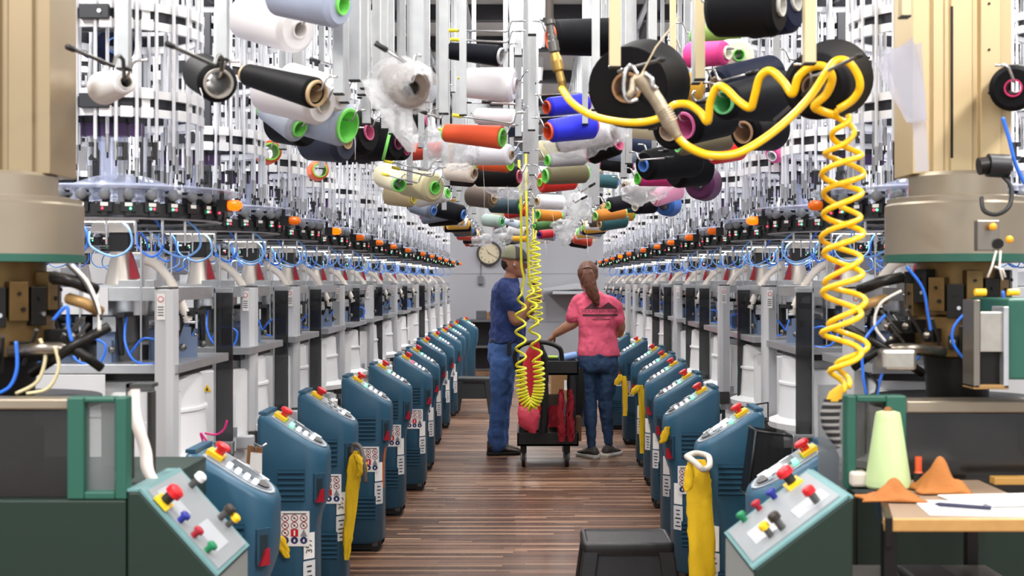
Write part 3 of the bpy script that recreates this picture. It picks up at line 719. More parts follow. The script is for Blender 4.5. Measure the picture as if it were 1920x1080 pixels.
cone(1226, 372, 7.7, 17, 1275, 356, 7.8, 17, 'F2A2C2', 'F0D8E0', 'pale pink yarn cone in the right creel row', 'A', 'right', hk=False)
cone(1192, 388, 7.9, 14, 1225, 384, 8.0, 16, '101012', 'D8D2C4', 'small black yarn cone under the pale pink cone', 'A', 'right', hk=False)
cone(1142, 385, 8.2, 14, 1200, 372, 8.3, 13, '232329', '9FE27A', 'black yarn cone with a lime tube in the right creel row', 'A', 'right')
cone(1118, 405, 8.8, 11, 1170, 398, 8.9, 12, 'C77A24', '9FE27A', 'orange-brown yarn cone with a lime tube', 'A', 'right', tr=8)
cone(1125, 420, 9.4, 14, 1172, 412, 9.5, 15, '1F5054', BT, 'teal yarn cone with a beige tube', 'A', 'right')
cone(1448, 292, 6.4, 18, 1478, 268, 6.5, 30, 'E860A0', 'E8E8EC', 'round pink yarn cone hanging over the right machines', 'A', 'outer right', hk=False)
cone(1310, 345, 6.8, 30, 1324, 343, 6.9, 34, '56204C', '3A1A34', 'dark purple yarn cone seen end-on over the right machines', 'A', 'outer right')
cone(1245, 385, 8.3, 20, 1258, 382, 8.4, 24, '2A5AA0', '3A1A34', 'blue yarn cone seen end-on over the right machines', 'A', 'outer right')
cone(1527, 163, 3.5, 64, 1567, 146, 3.75, 73, '101012', '6E5442', 'very large black yarn cone facing the camera, right of the hose loops', 'A', 'outer right', tr=21, bar=False, tip=None, hk=False)
cone(498, 288, 6.25, 22, 508, 284, 6.05, 21, 'EE5A1E', '9CE04C', 'orange yarn cone with a green tube facing us, nearer of two', 'B', 'outer left', tr=16, tip=BLACK)
cone(594, 321, 7.45, 19, 600, 319, 7.2, 17, 'EE5A1E', '9CE04C', 'orange yarn cone with a green tube facing us, farther of two', 'B', 'outer left', tr=13, tip=BLACK)
# --- row over the aisle
cone(842, 95, 5.6, 16, 938, 105, 5.5, 20, '0E1018', 'C8CACC', 'slim navy yarn cone with a pale ring end, high over the aisle', 'B', 'middle', tr=15)
cone(872, 155, 5.7, 28, 965, 160, 5.65, 33, 'F3F0F3', 'E6DEDE', 'fat white yarn cone high over the aisle', 'B', 'middle', tr=14, tip=TIPY)
cone(893, 217, 6.1, 15, 968, 222, 6.0, 17, 'E9E8EC', 'D8D2C4', 'white yarn cone above the orange cone', 'B', 'middle')
cone(836, 249, 5.9, 17, 940, 258, 5.8, 22, 'E5552A', GT, 'bright orange yarn cone with green tube ends over the aisle', 'B', 'middle', tr=17, cham=False, tip=TIPY)
cone(880, 290, 6.5, 20, 958, 290, 6.4, 20, 'E3E3EA', 'B49C84', 'white yarn cone under the orange cone', 'B', 'middle', tr=8)
cone(900, 306, 6.9, 14, 955, 309, 6.8, 15, 'E0541F', '9CE04C', 'orange-red yarn cone with a lime rim, below the white cone', 'B', 'middle', tr=11, hk=False)
cone(838, 322, 7.0, 16, 888, 325, 6.9, 18, 'E4D8CC', 'B49C84', 'cream yarn cone with a dark underside cone, over the aisle', 'B', 'middle', hk=False)
cone(845, 330, 7.4, 18, 885, 333, 7.3, 18, '2A2024', 'B49C84', 'dark brown yarn cone under the cream cone', 'B', 'middle', hk=False)
cone(893, 330, 7.3, 20, 972, 331, 7.2, 20, '121012', 'C4607A', 'black yarn cone with a rosy tube rim over the aisle', 'B', 'middle', tr=12)
cone(880, 366, 7.9, 20, 925, 372, 7.8, 20, '5E5048', BT, 'taupe brown yarn cone over the aisle', 'B', 'middle')
cone(920, 386, 8.4, 13, 975, 388, 8.3, 14, '15303A', GT, 'dark teal yarn cone over the aisle', 'B', 'middle')
cone(950, 401, 8.7, 10, 985, 393, 8.6, 12, 'C8201C', 'F08040', 'red yarn cone just left of the centre bars', 'B', 'middle')
cone(908, 412, 9.2, 12, 940, 416, 9.1, 12, 'A6B8B0', '7ADC94', 'sage grey yarn cone over the aisle', 'B', 'middle')
cone(938, 412, 9.7, 6, 975, 422, 9.6, 8, 'C4D2E4', '7ADC94', 'pale blue yarn cone beside the sage cone', 'B', 'middle', hk=False)
cone(955, 432, 10.3, 10, 985, 434, 10.2, 9, 'DAD8DA', BT, 'pale grey yarn cone above the man\'s cap', 'B', 'middle')
cone(962, 447, 10.8, 5, 988, 448, 10.7, 6, 'EFAE1C', 'E8D840', 'small yellow yarn cone above the man\'s cap', 'B', 'middle')
cone(1035, 70, 5.0, 33, 1150, 70, 5.1, 36, '0E0E12', 'E2663A', 'long black yarn cone with an orange rim, beside the steel pipe', 'A', 'middle', tr=22)
cone(1027, 201, 5.7, 18, 1100, 193, 5.8, 19, '1C22C8', OT, 'upper royal blue yarn cone with an orange rim', 'A', 'middle', tr=12)
cone(1030, 246, 5.5, 22, 1112, 235, 5.6, 25, '2028D2', OT, 'lower royal blue yarn cone with an orange rim', 'A', 'middle', tr=16)
cone(1108, 292, 6.2, 18, 1158, 270, 6.1, 20, '0F0F12', 'F07AA4', 'black yarn cone with a pink ring, right of the blue cones', 'A', 'middle', tr=13, hk=False)
cone(1028, 301, 6.5, 13, 1095, 296, 6.6, 14, 'A8A8AC', GT, 'grey yarn cone with a green end under the wrapped cone', 'A', 'middle', tr=10)
cone(1024, 330, 6.9, 17, 1098, 324, 7.0, 19, '6F674C', GT, 'olive yarn cone with a green ring, right of the centre bars', 'A', 'middle', tr=13)
cone(1014, 342, 7.3, 20, 1078, 342, 7.4, 14, 'D62418', '9CE04C', 'red yarn cone under the olive cone', 'A', 'middle')
cone(1008, 378, 8.2, 14, 1055, 380, 8.3, 14, 'E9E8F0', BT, 'white yarn cone right of the centre bars', 'A', 'middle', tr=7)
cone(1010, 403, 8.8, 11, 1050, 406, 8.9, 10, 'CC7D1E', GT, 'ochre yarn cone with a green tube', 'A', 'middle', tr=8)
cone(1003, 424, 9.4, 8, 1040, 420, 9.5, 8, '3E6A34', GT, 'dark green yarn cone below the ochre one', 'A', 'middle')
cone(1012, 440, 10.2, 8, 1036, 438, 10.3, 8, 'C41226', '5A2C90', 'small red yarn cone with a purple rim', 'A', 'middle', tr=6)
# big black one behind the air gun
cone(1176, 164, 3.85, 76, 1212, 158, 4.1, 84, '101012', '9A7650', 'very large black yarn cone behind the air gun', 'A', 'middle', cham=False, tr=26, bar=False, hk=False)
# upper left
cone(515, -12, 3.9, 40, 640, 8, 3.8, 46, 'A9B4CC', GT, 'large pale blue yarn cone at the top edge, green rim', 'A', 'left', hk=False)
cone(455, 32, 4.6, 40, 560, 55, 4.4, 46, 'F0EEF0', 'E8E2E0', 'large white yarn cone below the pale blue one at the top edge', 'B', 'left', tr=16, hk=False)
cone(182, 75, 5.0, 38, 215, 85, 4.8, 42, '1B2238', BLT, 'navy yarn cone inside the nearest left machine cage', 'B', 'outer left', hk=False)
cone(165, 70, 5.3, 30, 180, 80, 5.2, 34, '2E50D0', BLT, 'blue yarn cone inside the nearest left machine cage', 'B', 'outer left', hk=False)
cone(1905, 160, 3.9, 40, 1900, 165, 3.6, 44, '0F0F12', 'C42860', 'black yarn cone with a crimson tube at the right edge', 'B', 'outer right', tr=16, hk=False)
# far procedural stretches of the three rows
rng = random.Random(11)
PAL = [('111216', 'black'), ('ECEBEE', 'white'), ('111216', 'black'), ('1C2A44', 'navy'), ('C7BE9A', 'beige'), ('D9D8DC', 'pale grey'), ('111216', 'black'), ('1E4A52', 'teal'), ('B33A26', 'rust red'), ('5B5046', 'brown'), ('7A8496', 'slate grey'), ('D2A030', 'mustard')]
TUBES = [GT, BT, BLT, 'D8D2C4', PT]
SEEN = {}
def far_row(row, x, inner, z, D0, D1, step, amp=.13):
    D = D0
    while D < D1:
        hx, nm = rng.choice(PAL); tb = rng.choice(TUBES); r = .045+.035*rng.random(); ln = .20+.09*rng.random(); tilt = rng.uniform(-.03, .05)
        sgn = 1 if inner == 'A' else -1
        i_ = Vector((x+sgn*.05, D, z+rng.uniform(-.02, .02))); o_ = i_+Vector((sgn*ln, rng.uniform(-.04, .05), -tilt))
        SEEN[(row, nm)] = SEEN.get((row, nm), 0)+1; k = SEEN[(row, nm)]
        lab = '%s yarn cone, %s of its colour far down the %s creel row' % (nm, ORD[k-1], row)
        cone_obj(i_, o_, r, r*rng.uniform(.85, 1.15), hx, tb, lab, 'yarn cones far down the %s creel row' % row)
        h_, e = hook(i_+Vector((0, 0, .018)), o_+Vector((0, 0, .018)), row, rng.choice([None, TIPY, BLACK]), cone='a %s yarn cone far down the %s row' % (nm, row))
        hbar(e.x, D+.01, e.z-.05, .028, row=row)
        D += step*rng.uniform(.8, 1.2)
far_row('left', -.58, 'B', 2.05, 9.5, 19.5, .50)
far_row('right', .56, 'A', 2.05, 10.0, 19.5, .50)
far_row('middle left', -.03, 'B', 2.06, 11.4, 19.0, .8) if False else None
BARLAB['middle'] = BARLAB['middle']
far_row('middle', -.04, 'B', 2.03, 11.3, 19.0, 1.0); far_row('middle', .04, 'A', 2.05, 11.0, 19.0, 1.0)
# second, higher tier of hooks (mostly empty, some with cones) and the bars
def tier(row, x, inner, z, D0, D1, step, pc):
    D = D0; sgn = 1 if inner == 'A' else -1
    while D < D1:
        i_ = Vector((x+sgn*.04, D, z)); o_ = i_+Vector((sgn*.26, rng.uniform(-.02, .02), rng.uniform(.0, .02)))
        if rng.random() < pc:
            hx, nm = rng.choice(PAL); r = .05+.03*rng.random(); key = (row, nm, 'u'); SEEN[key] = SEEN.get(key, 0)+1
            cone_obj(i_, o_-Vector((0, 0, .03)), r, r*1.1, hx, rng.choice(TUBES), '%s yarn cone high in the %s creel row, %s of its colour' % (nm, row, ORD[SEEN[key]-1]), 'upper yarn cones of the %s creel row' % row)
            h_, e = hook(i_+Vector((0, 0, .02)), o_+Vector((0, 0, .0)), row, None, cone='a %s cone high in the %s row' % (nm, row))
        else:
            h_, e = hook(i_, o_, row, rng.choice([TIPY, BLACK, BLACK]))
        hbar(e.x, D+.01, min(e.z-.05, 2.0) if row == 'middle' else e.z-.05, .028, row=row)
        D += step
tier('left', -.58, 'B', 2.42, 6.0, 17, .85, .55); tier('right', .56, 'A', 2.42, 6.3, 17, .85, .55)
tier('middle', -.03, 'B', 2.50, 7.6, 16, 1.0, .3); tier('middle', .03, 'A', 2.50, 7.2, 16, 1.0, .35)
tier('left', -.58, 'B', 2.80, 8.0, 17, 1.2, .5); tier('right', .56, 'A', 2.80, 8.3, 17, 1.2, .5)
tier('outer left', -1.05, 'B', 2.35, 5.6, 16, 1.1, .25); tier('outer right', 1.05, 'A', 2.35, 5.2, 16, 1.1, .25)
for (px, yb, D, w, row) in [(665, 150, 4.1, .034, 'left'), (683, 165, 4.5, .026, 'left'), (706, 205, 4.9, .030, 'left'), (785, 130, 4.0, .034, 'middle'), (832, 212, 4.6, .032, 'middle'), (868, 215, 5.2, .028, 'middle'),
                       (643, 155, 4.35, .02, 'left'), (720, 200, 5.6, .028, 'left'), (755, 245, 6.2, .026, 'left'), (734, 250, 5.2, .02, 'left'),
                       (560, 150, 5.2, .026, 'outer left'), (988, 240, 5.0, .046, 'middle'), (1000, 330, 6.4, .04, 'middle'),
                       (1117, 205, 4.9, .030, 'middle'), (1097, 232, 5.5, .024, 'middle')]:
    p = P(px, yb, D); hbar(p.x, p.y, p.z, w, row=row)
for (px, yb, D, w, row) in [(1153, 125, 3.5, .030, 'middle'), (1312, 148, 4.0, .030, 'right'), (1289, 168, 4.3, .026, 'right'), (1518, 118, 3.3, .029, 'outer right'), (1697, 30, 3.2, .022, 'outer right'), (1262, 120, 4.6, .02, 'right')]:
    p = P(px, yb, D); hbar(p.x, p.y, p.z, w, CREAM, row=row, label='%s cream-coloured vertical bar hanging from the ceiling%s' % ({1153: 'thin', 1312: 'long', 1289: 'slim', 1518: 'broad', 1697: 'short', 1262: 'narrow'}[px], {1153: ' before the big black cone', 1312: ' right of the big black cone', 1289: ' beside the long one', 1518: ' over the hose loops', 1697: ' by the right column', 1262: ' behind the big black cone'}[px]))
# hooks of the three end-on cones
for (pts, tip, cn) in [([(1520, 166, 3.42), (1535, 140, 3.4), (1606, 107, 3.1)], BLACK, 'the very large black cone right of the hose loops'), ([(1175, 150, 3.72), (1160, 134, 3.55), (1236, 113, 3.2)], BLACK, 'the very large black cone behind the air gun')]:
    q = [P(*p) for p in pts]
    o = MB().tube([q[0]+Vector((0, .5, -.02)), q[0], q[0]+Vector((0, -.02, .03)), q[1], q[2]], .005, STEELD, 8).build('cone_hook'); MB().tube([q[2], q[2]+(q[2]-q[1]).normalized()*.03], .007, BLACK, 8).build('tip', o)
    tag(o, 'dark hook rod carrying '+cn, 'hook', 'hook rods')
# ceiling cross rails of the creels
k = 60
for x in (-.53, -.02, .52, -1.0, 1.0, -1.46, 1.44):
    struct(MB().bx(x-.02, x+.02, 2.5, 20.5, CEIL-.18, CEIL-.145, ALU).build('trim_%d' % k)); k += 1
# plastic-wrapped cones
PLAS = bpy.data.materials.new('thin_plastic_wrap'); PLAS.use_nodes = True
_b = PLAS.node_tree.nodes['Principled BSDF']; _b.inputs['Base Color'].default_value = (.86, .87, .9, 1); _b.inputs['Roughness'].default_value = .10; _b.inputs['Alpha'].default_value = .32; _b.inputs['Specular IOR Level'].default_value = .9
_n = PLAS.node_tree.nodes.new('ShaderNodeTexNoise'); _n.inputs['Scale'].default_value = 22; _n.inputs['Detail'].default_value = 6; _n.inputs['Distortion'].default_value = 2.5
_c = PLAS.node_tree.nodes.new('ShaderNodeTexCoord'); PLAS.node_tree.links.new(_c.outputs['Object'], _n.inputs['Vector'])
_p = PLAS.node_tree.nodes.new('ShaderNodeBump'); _p.inputs['Strength'].default_value = 1; _p.inputs['Distance'].default_value = .012
PLAS.node_tree.links.new(_n.outputs['Fac'], _p.inputs['Height']); PLAS.node_tree.links.new(_p.outputs[0], _b.inputs['Normal'])
def crumple(rings, name, parent, seed=0, amp=.012, m=None):
    r = random.Random(seed); mb = MB(); n = len(rings[0])
    out = []
    for R_ in rings:
        c = sum(R_, Vector())/n
        out.append([p+(p-c).normalized()*r.uniform(-amp, amp) for p in R_])
    mb.loft(out, m or PLAS, cap=False); return mb.build(name, parent)
def ringpts(c, rx, rz, ax=None, n=22):
    ax = (ax or Vector((0, 1, 0))).normalized(); u, w = frame_of(ax)
    return [c+u*math.cos(2*PI*i/n)*rx+w*math.sin(2*PI*i/n)*rz for i in range(n)]
def wrap(pts, label, seed, name='plastic_wrap', amp=.01, parent=None):
    # pts: (px, py, D, radius_px)
    cs = [P(a, b, c) for a, b, c, r in pts]; rs = [r*c/FX for a, b, c, r in pts]; K = 5; rings = []
    for i in range(len(cs)-1):
        for j in range(K):
            t = j/K; rings.append(ringpts(cs[i].lerp(cs[i+1], t), rs[i]*(1-t)+rs[i+1]*t, rs[i]*(1-t)+rs[i+1]*t, cs[min(i+2, len(cs)-1)]-cs[max(0, i-1)] if False else cs[-1]-cs[0]))
    rings.append(ringpts(cs[-1], rs[-1], rs[-1], cs[-1]-cs[0]))
    o = crumple(rings, name, parent, seed, amp)
    if not parent: tag(o, label, 'plastic wrap')
    return o
c_ = cone(735, 150, 4.0, 30, 770, 165, 3.75, 40, '6E6055', '554A42', 'brown yarn cone inside a clear plastic bag, over the aisle', 'B', 'middle', tip=None, hk=False)
w1 = wrap([(712, 145, 4.05, 16), (722, 150, 3.95, 36), (752, 158, 3.8, 52), (775, 165, 3.7, 48), (788, 160, 3.62, 20)], 'clear plastic bag around the brown cone over the aisle', 1, 'plastic_bag', .005)
tl = [(718, 150, 3.9), (728, 185, 3.8), (742, 215, 3.78), (762, 250, 3.76), (772, 285, 3.78)]
rings = []
for i, (a, b, c) in enumerate(tl):
    w = (42, 40, 30, 24, 8)[i]*3.8/FX; p = P(a, b, c); rings.append([p+Vector((math.cos(2*PI*k/16)*w, math.sin(2*PI*k/16)*w*.35, math.sin(2*PI*k/16)*.0)) for k in range(16)])
crumple(rings, 'hanging_tail', w1, 3, .003)
MB().tube([P(708, 82, 3.3), P(775, 124, 3.6), P(779, 130, 3.65)], .005, STEELD, 8).build('hook_rod', c_)
wrap([(800, 255, 6.4, 16), (822, 272, 6.35, 34), (850, 282, 6.3, 36), (880, 290, 6.3, 30), (893, 296, 6.3, 10)], 'crumpled white plastic wrap under the bright orange cone', 5, amp=.018)
wrap([(1018, 262, 5.9, 10), (1035, 272, 5.9, 24), (1100, 262, 5.9, 34), (1140, 248, 5.8, 26), (1175, 240, 5.8, 20)], 'white plastic wrap sagging below the blue cones', 6, amp=.012)
cone(1050, 268, 5.95, 20, 1150, 245, 5.85, 22, 'E6E5E9', '8A7E74', 'white yarn cone inside the wrap below the blue cones', 'A', 'middle', hk=False, tr=18)
wrap([(1060, 386, 8.2, 10), (1078, 384, 8.2, 24), (1098, 388, 8.1, 20), (1106, 396, 8.1, 8)], 'crumpled white plastic wrap between the middle and right rows', 7, amp=.02)
wrap([(1040, 415, 8.5, 8), (1058, 424, 8.5, 22), (1066, 440, 8.5, 14), (1062, 460, 8.5, 4)], 'white plastic wrap hanging in a point over the aisle', 8, amp=.02)
wrap([(908, 350, 7.5, 8), (930, 358, 7.5, 16), (970, 352, 7.5, 18), (992, 325, 7.5, 20)], 'white plastic wrap below the black rosy-rimmed cone', 9, amp=.015)
wrap([(925, 438, 9.3, 6), (940, 440, 9.3, 16), (952, 446, 9.3, 14), (960, 450, 9.3, 5)], 'crumpled white plastic wrap left of the cap', 10, amp=.02)
wrap([(1165, 365, 7.2, 8), (1190, 365, 7.2, 22), (1240, 352, 7.2, 18), (1262, 345, 7.2, 6)], 'white plastic wrap under the magenta cone', 12, amp=.014)
wrap([(884, 452, 11, 5), (900, 452, 11, 9), (918, 449, 11, 10), (923, 446, 11, 4)], 'small white plastic wrap above the wall clock', 13, amp=.014)
# loose yarn ends running down
yt = 0
for (px, y0, y1, D) in [(905, 300, 400, 6.5), (950, 330, 420, 7.2), (1036, 395, 452, 8.3), (1100, 440, 500, 9.5), (1022, 452, 480, 9), (663, 238, 300, 5.5), (375, 165, 190, 3.4), (945, 450, 470, 9)]:
    p = P(px, y0, D); q = P(px+3, y1, D); o = MB().tube([p, (p+q)/2+Vector((.004, 0, 0)), q], .0011, PAPER, 5).build('loose_thread'); tag(o, 'thin white yarn end hanging down below a cone', 'thread', 'loose yarn ends')

# rods of the two end-on cones at the left, and the green strap
for q, cn in (([(127, 88, 3.0), (213, 124, 3.2), (217, 108, 3.22), (224, 104, 3.24), (231, 112, 3.26), (233, 150, 3.34), (233, 158, 3.6)], 'white cone beside the left beige column'), ([(313, 82, 3.1), (402, 122, 3.3), (406, 107, 3.32), (412, 103, 3.34), (418, 110, 3.36), (414, 140, 3.45), (405, 150, 3.7)], 'black cone with the wide grey tube')):
    o = MB().tube([P(*p) for p in q], .0052, STEELD, 8).build('cone_hook'); e_ = P(*q[0]); f_ = P(*q[1]); MB().tube([e_, e_.lerp(f_, .12)], .0078, BLACK, 8).build('tip', o); tag(o, 'dark slanting hook rod of the '+cn, 'hook', 'hook rods')
for x, D in ((723, 6.1),):
    rg = []
    for i in range(7): an = -.9+1.8*i/6; rg.append(P(x+2-14*math.sin(an)*.6, 272+34*math.sin(an), D-.10*math.cos(an)))
    o = MB().tube(rg, .008, mat('tube_'+GT, GT, .5), 8).build('strap'); tag(o, 'light green strap around the large black cone', 'strap')

# empty rods with rubber tips over the cones
def rod(pts, D, tip, lab, grp='empty hook rods with rubber tips', r=.0045):
    q = [P(x, y, D) for x, y in pts]; o = MB().tube(q, r, STEEL, 8).build('cone_hook'); u = (q[1]-q[0]).normalized()
    MB().tube([q[0]-u*.004, q[0]+u*.036], r*1.7, tip, 10).build('tip', o)['label'] = 'rubber tip'; tag(o, lab, 'hook', grp)
rod([(842, 57), (948, 59), (953, 57), (957, 43), (961, 39), (985, 39)], 5.3, TIPY, 'empty yellow-tipped hook rod high over the aisle, topmost')
rod([(846, 74), (948, 79), (954, 76), (958, 62), (962, 58), (985, 58)], 5.35, TIPY, 'empty yellow-tipped hook rod right above the slim navy cone')
rod([(850, 216), (958, 231), (963, 228), (966, 214), (970, 211), (985, 211)], 5.4, TIPY, 'empty yellow-tipped hook rod right above the bright orange cone')
rod([(905, 191), (972, 196), (985, 196)], 5.9, BLACK, 'empty black-tipped hook rod under the fat white cone')
for k, (x, y) in enumerate([(722, 302), (736, 314), (717, 326)]):
    rod([(x, y), (x+80-8*k, y+17), (x+84-8*k, y+14), (x+88-8*k, y+4), (x+93-8*k, y), (x+108-8*k, y)], 6.2+.35*k, TIPY, '%s of three yellow-tipped hook rods above the beige cones' % ('upper', 'middle', 'lower')[k])
rod([(584, 206), (620, 222)], 4.6, BLACK, 'short dark-tipped rod left of the hanging bars') if False else None
rod([(583, 111), (625, 124), (632, 118), (633, 108)], 4.9, BLACK, 'short black-tipped hook rod above the second white cone')
rod([(783, 206), (826, 222), (829, 218), (830, 206), (835, 203)], 4.6, BLACK, 'black-tipped hook rod right of the clear plastic bag')
rod([(706, 82), (772, 124), (777, 120), (778, 106), (784, 103), (790, 106)], 3.7, BLACK, 'black-tipped hook rod above the clear plastic bag', r=.0052)
rod([(1420, 134), (1352, 152), (1346, 150), (1340, 133), (1336, 129), (1322, 130)], 4.1, BLACK, 'long pale hook rod lying across the large navy cone')
rod([(1325, 190), (1307, 192), (1301, 186), (1298, 176), (1303, 170)], 4.2, BLACK, 'short hook rod left of the green tube ring')
rod([(1262, 295), (1200, 300), (1196, 296), (1193, 287), (1189, 285), (1180, 285)], 5.9, BLACK, 'upper hook rod above the blue-rimmed black cone')
rod([(1258, 280), (1215, 286), (1212, 282), (1209, 273), (1206, 271), (1196, 271)], 6.0, BLACK, 'second hook rod above the blue-rimmed black cone')
rod([(1115, 344), (1089, 360), (1085, 356)], 7.0, BLACK, 'slanting dark-tipped rod right of the olive cone')
rod([(1100, 368), (1078, 380), (1074, 376)], 7.4, BLACK, 'slanting dark-tipped rod above the crumpled plastic')
# ---------------------------------------------------------------- yellow air hoses, pipe, air gun
def coil(path, turns, rad, r, m, n=8, per=16, phase=0, grow=None, flat=1.0):
    path = crom(path, 12); seg = [0]
    for a, b in zip(path, path[1:]): seg.append(seg[-1]+(b-a).length)
    T = seg[-1]; out = []; N = int(turns*per)
    def at(s):
        for i in range(len(seg)-1):
            if seg[i+1] >= s: k = (s-seg[i])/max(1e-9, seg[i+1]-seg[i]); return path[i].lerp(path[i+1], k), (path[i+1]-path[i]).normalized()
        return path[-1], (path[-1]-path[-2]).normalized()
    for i in range(N+1):
        t = i/N; s = grow(t)*T if grow else t*T; c, d = at(s)
        u = d.cross(Vector((0, 1, 0))).normalized(); w = d.cross(u); an = phase+2*PI*turns*t
        e = min(1, t*turns*1.2, (1-t)*turns*1.2)
        out.append(c+(u*math.cos(an)+w*math.sin(an)*flat)*rad*e)
    return out
hp = [(1053, 165, 3.9), (1075, 195, 3.85), (1120, 220, 3.8), (1185, 230, 3.75), (1235, 222, 3.72), (1262, 198, 3.7), (1290, 196, 3.7), (1312, 210, 3.68), (1327, 228, 3.66),
      (1332, 190, 3.64), (1345, 163, 3.62), (1360, 166, 3.6), (1385, 190, 3.58), (1407, 202, 3.56), (1415, 180, 3.54), (1425, 145, 3.52), (1445, 133, 3.5), (1470, 155, 3.48), (1486, 176, 3.46),
      (1497, 145, 3.44), (1520, 126, 3.42), (1545, 125, 3.40), (1560, 145, 3.40), (1550, 175, 3.42), (1527, 198, 3.44), (1540, 208, 3.46), (1570, 218, 3.46)]
ho = MB().tube(crom([P(*p) for p in hp], 7), .0115, YELH, 10).build('air_hose'); tag(ho, 'wavy yellow air hose looping from the pipe across the black cones', 'hose')
gp = [(1266, 252, 3.2), (1290, 275, 3.2), (1330, 291, 3.2), (1380, 288, 3.22), (1430, 262, 3.25), (1480, 222, 3.28), (1520, 180, 3.3), (1550, 135, 3.32), (1568, 114, 3.33), (1590, 116, 3.33), (1608, 140, 3.33), (1612, 165, 3.34), (1598, 188, 3.36), (1572, 205, 3.38)]
ho2 = MB().tube(crom([P(*p) for p in gp], 8), .0105, YELH, 10).build('air_hose'); tag(ho2, 'yellow air hose running from the air gun up to the hook', 'hose')
pa = [P(1590, 215, 3.40), P(1578, 300, 3.4), P(1582, 450, 3.4), P(1578, 600, 3.4), P(1580, 735, 3.42)]
c1 = MB().tube(coil(pa, 7, .052, .007, YELH, phase=.2, flat=.8), .0076, YELH, 10).build('coiled_hose'); tag(c1, 'thick yellow coiled hose hanging at the right, left strand', 'hose')
pb = [P(1570, 205, 3.42), P(1584, 300, 3.46), P(1576, 450, 3.46), P(1590, 600, 3.46), P(1590, 728, 3.46)]
c2 = MB().tube(coil(pb, 6.5, .052, .007, YELH, phase=PI+.1, flat=.8), .0076, YELH, 10).build('coiled_hose'); tag(c2, 'thick yellow coiled hose hanging at the right, right strand', 'hose')
# steel drop pipe
pp = thing('drop_pipe', 'dark steel air pipe dropping from the ceiling to the yellow hose', 'pipe', P(1030, 0, 3.9))
def loc(o, par): o.location = -par.location; return o
a_, b_, c2_, d_ = P(1029, -620, 3.9), P(1030, 38, 3.9), P(1040, 100, 3.9), P(1057, 170, 3.9); a_.z = CEIL
PIPE = mat('dark_pipe_steel', '57504C', .4, .6); BRASS = mat('brass_fitting', 'A98A4C', .35, .8)
loc(MB().cyl(a_, b_, .0125, PIPE, n=14).build('pipe', pp), pp)
loc(MB().lathe([(0, 0), (.017, 0), (.017, .12), (.011, .16), (.011, .4), (.014, .45), (.014, .6), (.017, .65), (.017, .95), (.0, 1)], b_, c2_, STEELD, 14).build('coupling', pp), pp)
loc(MB().lathe([(0, 0), (.014, 0), (.018, .2), (.018, .45), (.012, .5), (.013, .75), (.008, 1), (0, 1)], c2_, d_, BRASS, 14).build('brass_fitting', pp), pp)
# air gun hanging on its hook
D = 3.2; gk = [(1198, 142), (1212, 160), (1236, 195), (1256, 232), (1272, 258)]
gun = thing('air_gun', 'worn metal air blow gun hanging in front of the big black cone', 'air gun', P(1200, 150, D))
GUNM = mat('worn_cast_metal', 'A89A84', .42, .55, noise=.25, nscale=60)
loc(MB().tube(crom([P(a, b, D) for a, b in gk], 5), .014, GUNM, 12, rs=[.019, .021, .021, .021, .021, .020, .019, .0185, .018, .018, .018, .018, .0185, .019, .019, .019, .017, .015, .013, .012, .012]).build('handle', gun), gun)
g = MB()
for k in range(6): p = P(1242+k*2.6, 204+k*4.6, D); g.lathe([(.015, 0), (.0215, .2), (.0215, .8), (.015, 1)], p, p+Vector((.003, 0, -.005)), GUNM, 12)
loc(g.build('knurled_grip', gun), gun)
loc(MB().tube([P(1198, 142, D), P(1188, 150, D), P(1186, 170, D), P(1178, 182, D-.01)], .009, GUNM, 10).build('head', gun), gun)
loc(MB().tube(crom([P(1196, 140, D), P(1182, 122, D), P(1172, 138, D), P(1170, 170, D), P(1178, 190, D), P(1196, 186, D)], 6), .0045, STEEL, 8).build('hook_ring', gun), gun)
loc(MB().tube(crom([P(1210, 138, D-.02), P(1222, 148, D-.025), P(1224, 162, D-.025), P(1232, 166, D-.02)], 5), .006, STEEL, 8).build('trigger', gun), gun)
loc(MB().tube([P(1200, 144, D), P(1230, 88, D+.1), P(1274, 32, D+.2)], .0022, mat('tan_rod', 'A89878', .5), 6).build('nozzle_tube', gun), gun)
# coil hoses over the aisle: strand down, U-turn, strand up
D = 8.0
def spring_len(t): return t
st = [P(977, 462, D), P(978, 500, D), P(983, 522, D)]
cpath = [P(978, 545, D), P(976, 600, D), P(977, 680, D), P(978, 722, D), P(983, 748, D), P(995, 761, D), P(1006, 748, D), P(1011, 722, D), P(1010, 690, D), P(1004, 640, D), P(999, 590, D), P(996, 555, D), P(994, 530, D)]
def g2(t):
    # slack, wide windings at both top ends, tight ones round the bottom
    ks = [(0, 0), (4.6/33, 140/450), (9.5/33, 183/450), (23.5/33, 262/450), (28/33, 305/450), (1, 1)]
    for (a_, b_), (c_, d_) in zip(ks, ks[1:]):
        if t <= c_: return b_+(d_-b_)*(t-a_)/(c_-a_)
    return 1
cp = coil(cpath, 33, .031, .006, YELL, per=18, grow=g2)
allp = crom([P(973, 300, D), P(977, 400, D)]+st, 3)+cp+crom([P(992, 515, D), P(990, 470, D), P(987, 380, D), P(986, 250, D+.2)], 3)
o = MB().tube(allp, .0078, YELL, 8).build('coiled_hose'); tag(o, 'lemon yellow coiled hose hanging in a long U in front of the cart', 'hose')
D = 9.6
cp = coil([P(1003, 445, D), P(1004, 480, D), P(1006, 540, D), P(1009, 610, D)], 15, .036, .005, YELL, per=14)
o = MB().tube(crom([P(1005, 330, D), P(1006, 430, D)], 3)+cp, .0065, YELL, 7).build('coiled_hose'); tag(o, 'pale yellow coiled hose hanging behind the long U-shaped one', 'hose')
D = 9.9
cp = coil([P(1000, 450, D), P(1000, 560, D), P(1002, 585, D)], 9, .042, .005, YELL, per=14)
